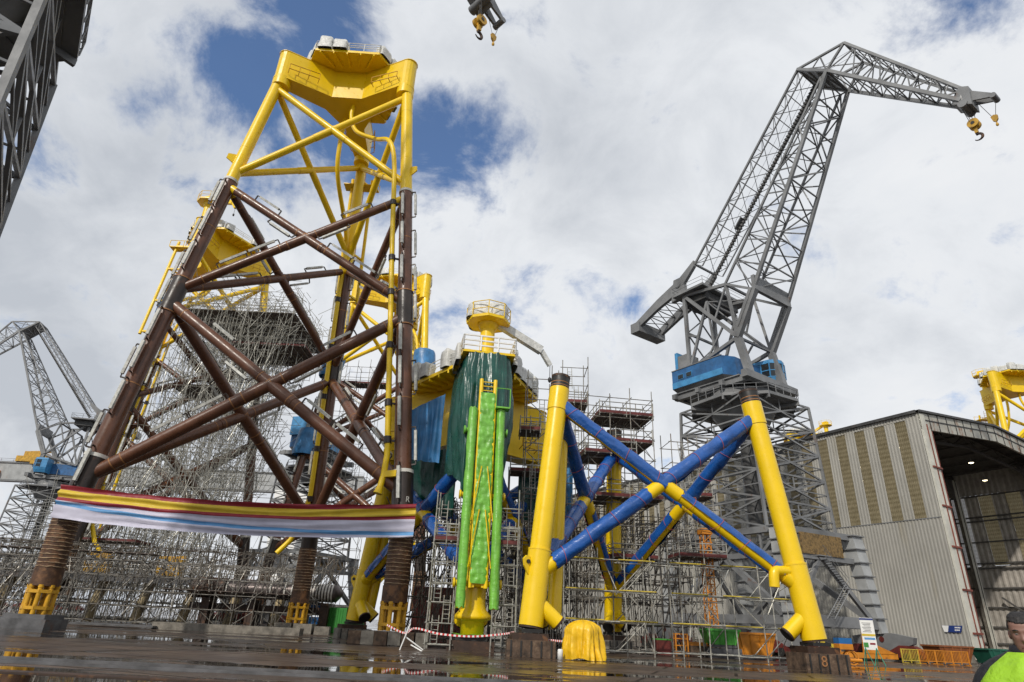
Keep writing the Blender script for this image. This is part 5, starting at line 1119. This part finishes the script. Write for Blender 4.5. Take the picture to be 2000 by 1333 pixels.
for k, (x, y, z) in enumerate(((-49.5, 86, 5.7), (-41, 87, 5.7))):
    m = MB(); m.box((0, 0, 1.1), (1.6, 1.4, 2.2)); m.box((-1.2, 0, .6), (1.6, 1.0, 1.0)); m.bar((-2.2, 0, 2.3), (1.0, 0, 2.5), .2, .3)
    for q in range(4): m.bar((-1.9+q*.6, -.6, 1.1), (-1.9+q*.6, -.6, 1.9), .07)
    obj1('winch', ('yellow winch on the low platform, the left one of the pair', 'yellow winch on the low platform, the right one of the pair')[k], 'winch', m, ['hook_yellow'], (x, y-3, z-.45), .1, 'winches on the low platform')
# a signal man in red by the container
# barrier tape
def tape(lab, P, seed):
    pts = smooth_pts(P, 14); m = MB(); 
    for k in range(len(pts)-1):
        a, b = pts[k], pts[k+1]; m.bar(a, b, .02, .11, k % 2)
    m2 = obj1('barrier_tape', lab, 'barrier tape', m, ['tape_white', 'tape_red'], (0, 0, 0)); return m2
tape('red and white barrier tape sagging below the lime green wrapped tubes', [(-7.2, 44.5, 1.35), (-5.9, 43.6, .95), (-5.2, 43.2, 1.25), (-3.6, 43, 1.0), (-1.6, 42.9, .95), (.2, 43.0, 1.15), (1.0, 42.8, 1.3)], 1)
tape('red and white barrier tape from the yellow leg to the yellow tarpaulin hump', [(2.8, 42, 1.0), (3.6, 41.8, .95), (4.4, 41.4, .95)], 2)
m = MB()
for a, b in (((-.5, 0, 0), (0, 0, 1.5)), ((.9, .3, .05), (-.25, .1, .75)), ((.9, -.3, 0), (.1, .5, .3))): m.tube(a, b, .045, n=6)
obj1('barrier_post', 'white stick tripod holding the barrier tape', 'barrier post', m, ['white_paint'], (-5.5, 42.9, 0), 0)
m = MB(); m.lathe([(0, 0), (.16, 0), (.15, .5), (.12, .55), (0, .56)], (0, 0, 0), 14); obj1('white_drum', 'small white plastic drum on the deck between yellow leg and yellow hump', 'drum', m, ['white_paint'], (3.65, 40.2, 0))
for k, (x, y, L, rz, lab) in enumerate(((-34, 62, 7, .1, 'flat steel plate lying on the deck behind the left foot'), (-24.5, 63, 13, .06, 'long pale concrete kerb lying before the scaffold cage'))):
    m = MB(); m.box((0, 0, .3 if k else .2), (L, 1.6 if k else 3.0, .6 if k else .14)); obj1('deck_slab', lab, 'slab', m, ['concrete' if k else 'container_grey'], (x, y, 0), rz)
t = thing('hazard_frame', 'yellow and black striped frame end beside the dark weathered block', 'steel frame', (26.6, 57.5, 0), .1)
m = MB(); 
for q in range(8): m.bar((-1.2+q*.4, 0, 1.9-q*.09), (-.8+q*.4, 0, 1.81-q*.09), .3, .3, q % 2)
m.bar((-1.2, 0, 1.2), (2, 0, .6), .2, .2, 1); m.bar((-1, 0, 0), (-1, 0, 1.8), .2, .2, 1); m.bar((1.6, 0, 0), (1.6, 0, 1.2), .2, .2, 1); m.build('striped_beam', ['flag_yellow', 'black_steel'], t)
# ---------------------------------------------------------------- person at the right edge
mat('eye_white', (.22, .19, .17), .3, var=.05)
def person():
    t = thing('person', 'man with short dark hair in dark jacket and lime safety vest at the right edge', 'person', (3.035, 3.92, 0), R(150)); t.scale = (1.04,)*3
    # local: +Y is the way he faces
    sk = [('pelvis', (0, 0, .98), .165, None), ('waist', (0, 0, 1.13), .13, 0), ('chest', (0, .01, 1.34), .15, 1), ('upper', (0, -.01, 1.46), .13, 2), ('neck', (0, .0, 1.58), .062, 3), ('nk2', (0, .02, 1.66), .056, 4),
          ('hipL', (-.1, 0, .90), .115, 0), ('kneeL', (-.12, .03, .50), .075, 6), ('ankL', (-.13, -.02, .10), .05, 7), ('toeL', (-.14, .17, .045), .042, 8),
          ('hipR', (.1, 0, .90), .115, 0), ('kneeR', (.12, .03, .50), .075, 10), ('ankR', (.13, -.02, .10), .05, 11), ('toeR', (.14, .17, .045), .042, 12),
          ('shL', (-.20, -.01, 1.46), .088, 3), ('elL', (-.30, -.03, 1.18), .058, 14), ('wrL', (-.30, .12, .94), .040, 15),
          ('shR', (.20, -.01, 1.46), .088, 3), ('elR', (.30, -.03, 1.18), .058, 17), ('wrR', (.30, .12, .94), .040, 18)]
    me = bpy.data.meshes.new('body'); me.from_pydata([s[1] for s in sk], [(i, s[3]) for i, s in enumerate(sk) if s[3] is not None], [])
    o = bpy.data.objects.new('clothing', me); COL.objects.link(o); o.parent = t; md = o.modifiers.new('skin', 'SKIN'); o.modifiers.new('sub', 'SUBSURF').levels = 2; o.modifiers['sub'].render_levels = 2
    for i, s in enumerate(sk):
        sv = me.skin_vertices[0].data[i]; r = s[2]; sv.radius = (r*(1.12 if s[0] in ('chest', 'upper', 'waist', 'pelvis') else 1), r*(.82 if s[0] in ('chest', 'upper') else 1)); sv.use_root = i == 0
    md.use_smooth_shade = True; me.materials.append(MATS['jacket_navy'])
    # head: rings (height, half width, front, back) with features
    prof = [(-.14, .050, .02, -.055), (-.118, .046, .070, -.05), (-.105, .052, .086, -.052), (-.085, .060, .090, -.060), (-.06, .066, .091, -.070), (-.03, .070, .091, -.082), (0, .073, .092, -.092), (.03, .075, .094, -.098), (.06, .075, .091, -.100), (.085, .071, .079, -.096), (.105, .060, .058, -.083), (.12, .042, .032, -.060), (.128, .012, .0, -.02)]
    rows = []; ns = 56; fine = []
    for a, b in zip(prof, prof[1:]):
        for k in range(4): fine.append(tuple(x+(y-x)*k/4 for x, y in zip(a, b)))
    fine.append(prof[-1])
    g = lambda x, c, w: math.exp(-((x-c)/w)**2)
    for z, w, f, b in fine:
        row = []
        for k in range(ns):
            a = 2*math.pi*k/ns; sx, cy = math.sin(a), math.cos(a); x = w*math.copysign(abs(sx)**.85, sx); y = f*cy**.8 if cy > 0 else b*(-cy)**.85
            if cy > 0:
                d = .024*g(x, 0, .011)*g(z, -.030, .016)+.016*g(x, 0, .009)*g(z, -.006, .024)                      # nose
                d -= .011*(g(x, .032, .015)+g(x, -.032, .015))*g(z, .008, .010)                                      # eye sockets
                d += .007*(g(x, .030, .02)+g(x, -.030, .02))*g(z, .026, .008)                                        # brow
                d += .006*g(x, 0, .024)*(g(z, -.066, .006)+g(z, -.078, .007))-.004*g(x, 0, .026)*g(z, -.072, .0025)  # lips
                d += .008*g(x, 0, .02)*g(z, -.108, .012); d += .004*(g(x, .04, .015)+g(x, -.04, .015))*g(z, -.02, .016)
                y += d
            row.append((x, y, z))
        rows.append(row)
    m = MB(); m.grid(rows, closed=True)
    for s in (-1, 1):   # ears
        m.grid([[(s*(.070+.016*q+.004*math.cos(k*.524)), -.012+(.018*(1-.3*q))*math.cos(k*.524), -.008+(.031*(1-.25*q))*math.sin(k*.524)) for k in range(12)] for q in (0, .5, .9, .6)], closed=True)
    hd = m.build('head', ['skin'], t); hd.location = (0, .03, 1.668); hd.scale = (.83,)*3; hd.rotation_euler = (R(-6), 0, R(-13))
    for s in (-1, 1):
        m = MB(); m.lathe([(0.0005, .0115), (.005, .0105), (.0085, .008), (.0115, 0), (.0085, -.008), (.0005, -.0115)], (s*.031, .078, .006), 14, 0, (0, 1, 0)); m.lathe([(.0045, .011), (.0005, .0125)], (s*.031, .078, .005), 10, 1, (0, 1, 0)); ey = m.build('eye', ['eye_white', 'black_steel'], hd); ey.scale = (1, 1, .5); ey.location = (0, -.0015, .0025)
        m = MB(); m.path([(s*(.016+.036*q/6), .0975-.010*(q/6)**2-.0015, .0265+.004*math.sin(q*.52)) for q in range(7)], [.0025, .0035, .004, .0042, .004, .003, .002], 6); m.build('eyebrow', ['hair'], hd)
    m = MB(); m.path([(-.024+.008*q, .0985-.004*abs(q-3)**1.5*.35, -.072-.0012*abs(q-3)) for q in range(7)], [.001, .0018, .0022, .0024, .0022, .0018, .001], 6); m.build('mouth_line', ['bogie_red'], hd)
    rows = []                                                # short hair cap
    for z, w, f, b in fine:
        if z < -.055: continue
        row = []
        for k in range(ns):
            a = 2*math.pi*k/ns; sx, cy = math.sin(a), math.cos(a)
            lim = .074-.006*math.cos(a*3)+.012*nz(a*5, 3) if cy > .35 else (.035-.02*(.35-cy) if cy > -.15 else -.055)
            sc = 1.075+.06*nz(sx*14, cy*14, z*90) if z > lim else .93
            row.append((w*math.copysign(abs(sx)**.85, sx)*sc, ((f if cy > 0 else b)*(abs(cy)**.82)*(1 if cy > 0 else 1))*sc, z+(.012+.006*nz(sx*12, cy*12) if z > .09 and z > lim else 0)))
        rows.append(row)
    m = MB(); m.grid(rows, closed=True); m.build('hair', ['hair'], hd)
    m = MB(); rows = []                                      # vest panels over chest and back
    for k in range(34):
        a = 2*math.pi*k/33
        row = []
        for q in range(12):
            h = q/11; z = 1.575-.60*h; wx = .09+.165*min(1, h*5.5)**.7; wy = .09+.125*min(1, h*4.)**.7
            f = .008*math.sin(a*6+h*3)+.006*nz(a*3, h*4)
            row.append(((wx+f)*math.copysign(abs(math.sin(a))**.8, math.sin(a)), (wy+f)*math.copysign(abs(math.cos(a))**.8, math.cos(a)), z-(.05*abs(math.sin(a))*min(1, h*5))))
        rows.append(row)
    m.grid(rows); m.build('safety_vest', ['hivis'], t)
    m = MB(); m.lathe([(.075, 0), (.085, .05), (.078, .085), (.070, .08)], (0, .0, 1.525), 24); m.build('collar', ['jacket_navy'], t)
    for s in (-1, 1):                                        # hands
        hv, he, hr = [], [], []
        def ch(P, rr, par=None):
            i0 = len(hv)
            for i, (p, r) in enumerate(zip(P, rr)):
                hv.append(p); hr.append(r)
                if i: he.append((len(hv)-2, len(hv)-1))
                elif par is not None: he.append((par, len(hv)-1))
            return i0
        ch([(0, 0, .03), (0, .015, -.02), (0, .03, -.06)], (.026, .034, .034))
        for j, (dx, L) in enumerate(((-.03, .07), (-.01, .08), (.011, .075), (.031, .058))): ch([(dx, .035, -.085), (dx, .045, -.085-L*.5), (dx, .03, -.085-L)], (.0095, .009, .0075), 2)
        ch([(-.045, .04, -.045), (-.055, .06, -.075), (-.05, .07, -.1)], (.012, .010, .008), 1)
        me = bpy.data.meshes.new('hand'); me.from_pydata(hv, he, []); o = bpy.data.objects.new('hand', me); COL.objects.link(o); o.parent = t; o.location = (s*.30, .13, .92); o.rotation_euler = (R(20), 0, R(80)*-s)
        md = o.modifiers.new('skin', 'SKIN'); o.modifiers.new('sub', 'SUBSURF').levels = 1; me.materials.append(MATS['skin'])
        for i, r in enumerate(hr): me.skin_vertices[0].data[i].radius = (r, r); me.skin_vertices[0].data[i].use_root = i == 0
person()
# ---------------------------------------------------------------- ground
def ground():
    m = bpy.data.materials.new('wet_deck'); m.use_nodes = True; t = NT(m); b = t.n['Principled BSDF']
    tc = t.new('ShaderNodeTexCoord'); L = t.link
    def noi(scale, det=6, st=(1, 1, 1), rough=.6):
        mp = t.new('ShaderNodeMapping'); mp.inputs['Scale'].default_value = st; mp.inputs['Rotation'].default_value = (0, 0, .12); L(tc.outputs['Object'], mp.inputs['Vector'])
        n = t.new('ShaderNodeTexNoise'); n.inputs['Scale'].default_value = scale; n.inputs['Detail'].default_value = det; n.inputs['Roughness'].default_value = rough; L(mp.outputs[0], n.inputs['Vector']); return n.outputs['Fac']
    def rng(x, a, c, lo=0., hi=1.):
        r = t.new('ShaderNodeMapRange', interpolation_type='SMOOTHSTEP'); r.inputs[1].default_value = a; r.inputs[2].default_value = c; r.inputs[3].default_value = lo; r.inputs[4].default_value = hi; L(x, r.inputs[0]); return r.outputs[0]
    def mixc(f, a, c):
        x = t.new('ShaderNodeMix', data_type='RGBA'); L(f, x.inputs['Factor'])
        for s_, k in ((a, 6), (c, 7)):
            if isinstance(s_, tuple): x.inputs[k].default_value = s_+(1,)
            else: L(s_, x.inputs[k])
        return x.outputs[2]
    def ma(op, a, c):
        x = t.new('ShaderNodeMath', operation=op)
        for i, s_ in enumerate((a, c)):
            if isinstance(s_, (int, float)): x.inputs[i].default_value = s_
            else: L(s_, x.inputs[i])
        return x.outputs[0]
    bk = t.new('ShaderNodeTexBrick'); mp = t.new('ShaderNodeMapping'); mp.inputs['Rotation'].default_value = (0, 0, .33); L(tc.outputs['Object'], mp.inputs['Vector']); L(mp.outputs[0], bk.inputs['Vector'])
    bk.inputs['Scale'].default_value = 1; bk.inputs['Brick Width'].default_value = 7; bk.inputs['Row Height'].default_value = 2.6; bk.inputs['Mortar Size'].default_value = .085; bk.inputs['Color1'].default_value = (.8, .8, .8, 1); bk.inputs['Color2'].default_value = (1.15, 1.1, 1.05, 1); bk.inputs['Mortar'].default_value = (.22, .2, .18, 1); bk.inputs['Mortar Smooth'].default_value = .2
    base = mixc(rng(noi(.35, 8), .35, .65), (.050, .034, .026), (.098, .070, .052)); base = mixc(rng(noi(1.3, 8), .52, .68), base, (.075, .042, .024)); base = mixc(rng(noi(6, 4), .6, .75), base, (.12, .10, .085))
    mu = t.new('ShaderNodeMix', data_type='RGBA', blend_type='MULTIPLY'); mu.inputs['Factor'].default_value = 1; L(base, mu.inputs[6]); L(bk.outputs['Color'], mu.inputs[7])
    pud = ma('ADD', noi(.10, 5, (.55, 1.6, 1)), ma('MULTIPLY', noi(.55, 4, (.6, 1.7, 1)), .22))
    sy = t.new('ShaderNodeSeparateXYZ'); L(tc.outputs['Object'], sy.inputs[0]); near = rng(sy.outputs[1], 17.5, 20.5, .16, 0)   # standing water in the gutter at the near edge
    pm = rng(ma('ADD', pud, near), .60, .645)
    damp = rng(noi(.25, 5, (.6, 1.4, 1)), .35, .65)
    col = mixc(pm, mu.outputs[2], (.012, .009, .008)); L(col, b.inputs['Base Color'])
    rough = ma('ADD', ma('MULTIPLY', damp, -.14), .42); rgh = t.new('ShaderNodeMix', data_type='FLOAT'); L(pm, rgh.inputs[0]); L(rough, rgh.inputs[2]); rgh.inputs[3].default_value = .035; L(rgh.outputs[0], b.inputs['Roughness'])
    sp = t.new('ShaderNodeMix', data_type='FLOAT'); L(pm, sp.inputs[0]); sp.inputs[2].default_value = .28; sp.inputs[3].default_value = .55; L(ma('MULTIPLY', sp.outputs[0], ma('SUBTRACT', 1.0, ma('MULTIPLY', bk.outputs['Fac'], .85))), b.inputs['Specular IOR Level'])
    bp = t.new('ShaderNodeBump'); bp.inputs['Strength'].default_value = .5; bp.inputs['Distance'].default_value = .03; h = ma('MULTIPLY', ma('ADD', noi(3.5, 8), ma('MULTIPLY', bk.outputs['Fac'], -.6)), ma('SUBTRACT', 1.0, pm)); L(ma('ADD', h, ma('MULTIPLY', noi(1.6, 2), .05)), bp.inputs['Height']); L(bp.outputs[0], b.inputs['Normal'])
    MATS['wet_deck'] = m
ground()
m = MB(); m.add([(-3000, -200, 0), (3000, -200, 0), (3000, 5000, 0), (-3000, 5000, 0)], [(0, 1, 2, 3)]); struct(m.build('ground', ['wet_deck'], None))
m = MB()
for y in (20.6, 21.9): m.bar((-60, y+.05, .03), (60, y+1.2, .03), .14, .1)
m.box((0, 18.6, .015), (130, .5, .03), .01, 1); o = struct(m.build('rail_track', ['container_grey', 'rust_dark'], None))
# ---------------------------------------------------------------- sky and light
def dirpx(px, py): return ray(px, py).normalized()
w = bpy.data.worlds.new('World'); S.world = w; w.use_nodes = True; t = NT(w); L = t.link; t.n.clear()
SUN = V((-.38, -.76, .62)).normalized()
sky = t.new('ShaderNodeTexSky'); sky.sky_type = 'NISHITA'; sky.sun_disc = False; sky.sun_elevation = math.asin(SUN.z); sky.sun_rotation = math.atan2(SUN.x, SUN.y); sky.air_density = 1.2; sky.ozone_density = 2.5
b1 = t.new('ShaderNodeBackground'); b1.inputs['Strength'].default_value = .11
hu = t.new('ShaderNodeMix', data_type='RGBA', blend_type='MULTIPLY'); hu.inputs['Factor'].default_value = 1; L(sky.outputs[0], hu.inputs[6]); hu.inputs[7].default_value = (.66, .93, 1.22, 1); L(hu.outputs[2], b1.inputs[0])
tc = t.new('ShaderNodeTexCoord'); D = tc.outputs['Generated']
sx = t.new('ShaderNodeSeparateXYZ'); L(D, sx.inputs[0])
def ma(op, a, c=0.):
    x = t.new('ShaderNodeMath', operation=op)
    for i, s_ in enumerate((a, c)):
        if isinstance(s_, (int, float)): x.inputs[i].default_value = s_
        else: L(s_, x.inputs[i])
    return x.outputs[0]
den = ma('ADD', ma('MAXIMUM', sx.outputs[2], 0.), .62)
cb = t.new('ShaderNodeCombineXYZ'); L(ma('DIVIDE', sx.outputs[0], den), cb.inputs[0]); L(ma('DIVIDE', sx.outputs[1], den), cb.inputs[1])
def noi(scale, det, off, rough=.55, dist=0., vec=None):
    mp = t.new('ShaderNodeMapping'); mp.inputs['Location'].default_value = off; L(vec or cb.outputs[0], mp.inputs['Vector']); n = t.new('ShaderNodeTexNoise'); n.inputs['Scale'].default_value = scale; n.inputs['Detail'].default_value = det; n.inputs['Roughness'].default_value = rough; n.inputs['Distortion'].default_value = dist; L(mp.outputs[0], n.inputs['Vector']); return n.outputs['Fac']
def rng(x, a, c, lo=0., hi=1.):
    r = t.new('ShaderNodeMapRange', interpolation_type='SMOOTHSTEP'); r.inputs[1].default_value = a; r.inputs[2].default_value = c; r.inputs[3].default_value = lo; r.inputs[4].default_value = hi; L(x, r.inputs[0]); return r.outputs[0]
def blobs(P):
    acc = None
    for px, py, rad, wt in P:
        dist = t.new('ShaderNodeVectorMath', operation='DISTANCE'); L(D, dist.inputs[0]); dist.inputs[1].default_value = dirpx(px, py)
        g = rng(dist.outputs['Value'], 0., rad*1.40, wt, 0.); acc = g if acc is None else ma('MAXIMUM', acc, g)
    return acc
acc = blobs(((640, 20, .13, 1.), (700, 70, .08, .75), (520, 190, .12, 1.), (440, 130, .08, .85), (600, 290, .14, 1.05), (550, 370, .10, .9), (700, 330, .10, .9), (860, 275, .10, 1.), (960, 255, .10, 1.), (850, 205, .07, .8), (385, 420, .08, .72), (350, 350, .06, .6), (650, 430, .07, .6), (970, 590, .10, .5), (1500, 450, .10, .5), (1245, 590, .05, .5), (1960, 15, .12, .55), (360, 240, .08, .62), (880, 600, .06, .45), (430, 230, .06, .7), (60, 330, .1, .4), (800, 20, .07, .5)))
n1 = noi(2.6, 4, (3.1, 1.7, 0), .5); n2 = noi(6.5, 10, (5.3, 2.2, 0), .62, .35); n3 = noi(15., 8, (1, 9, 0), .65, .2); nB = noi(1.3, 5, (7.2, 4.4, 0), .5)
hole = ma('ADD', acc, ma('MULTIPLY', ma('SUBTRACT', n2, .5), 3.3)); hole = ma('ADD', hole, ma('MULTIPLY', ma('SUBTRACT', n3, .5), .9))
hm = rng(hole, .22, 1.05)
cr = t.new('ShaderNodeValToRGB'); e = cr.color_ramp.elements; e[0].position = .36; e[0].color = (.54, .575, .63, 1); e[1].position = .60; e[1].color = (.96, .96, .965, 1)
x = e.new(.47); x.color = (.82, .845, .88, 1)
L(ma('ADD', ma('ADD', ma('MULTIPLY', nB, .38), ma('MULTIPLY', n1, .30)), ma('ADD', ma('MULTIPLY', n2, .22), ma('MULTIPLY', acc, .04))), cr.inputs[0])
b2 = t.new('ShaderNodeBackground'); L(cr.outputs[0], b2.inputs[0]); b2.inputs['Strength'].default_value = .98
mx = t.new('ShaderNodeMixShader'); L(ma('MULTIPLY', hm, .95), mx.inputs[0]); L(b2.outputs[0], mx.inputs[1]); L(b1.outputs[0], mx.inputs[2])
ow = t.new('ShaderNodeOutputWorld'); L(mx.outputs[0], ow.inputs['Surface'])
sl = bpy.data.lights.new('sun', 'SUN'); sl.energy = 2.8; sl.angle = R(1.5); sl.color = (1, .94, .85); so = bpy.data.objects.new('sun', sl); COL.objects.link(so); so.rotation_euler = SUN.to_track_quat('Z', 'Y').to_euler()
S.view_settings.view_transform = 'Standard'; S.view_settings.look = 'None'; S.view_settings.exposure = 0; S.view_settings.gamma = 1
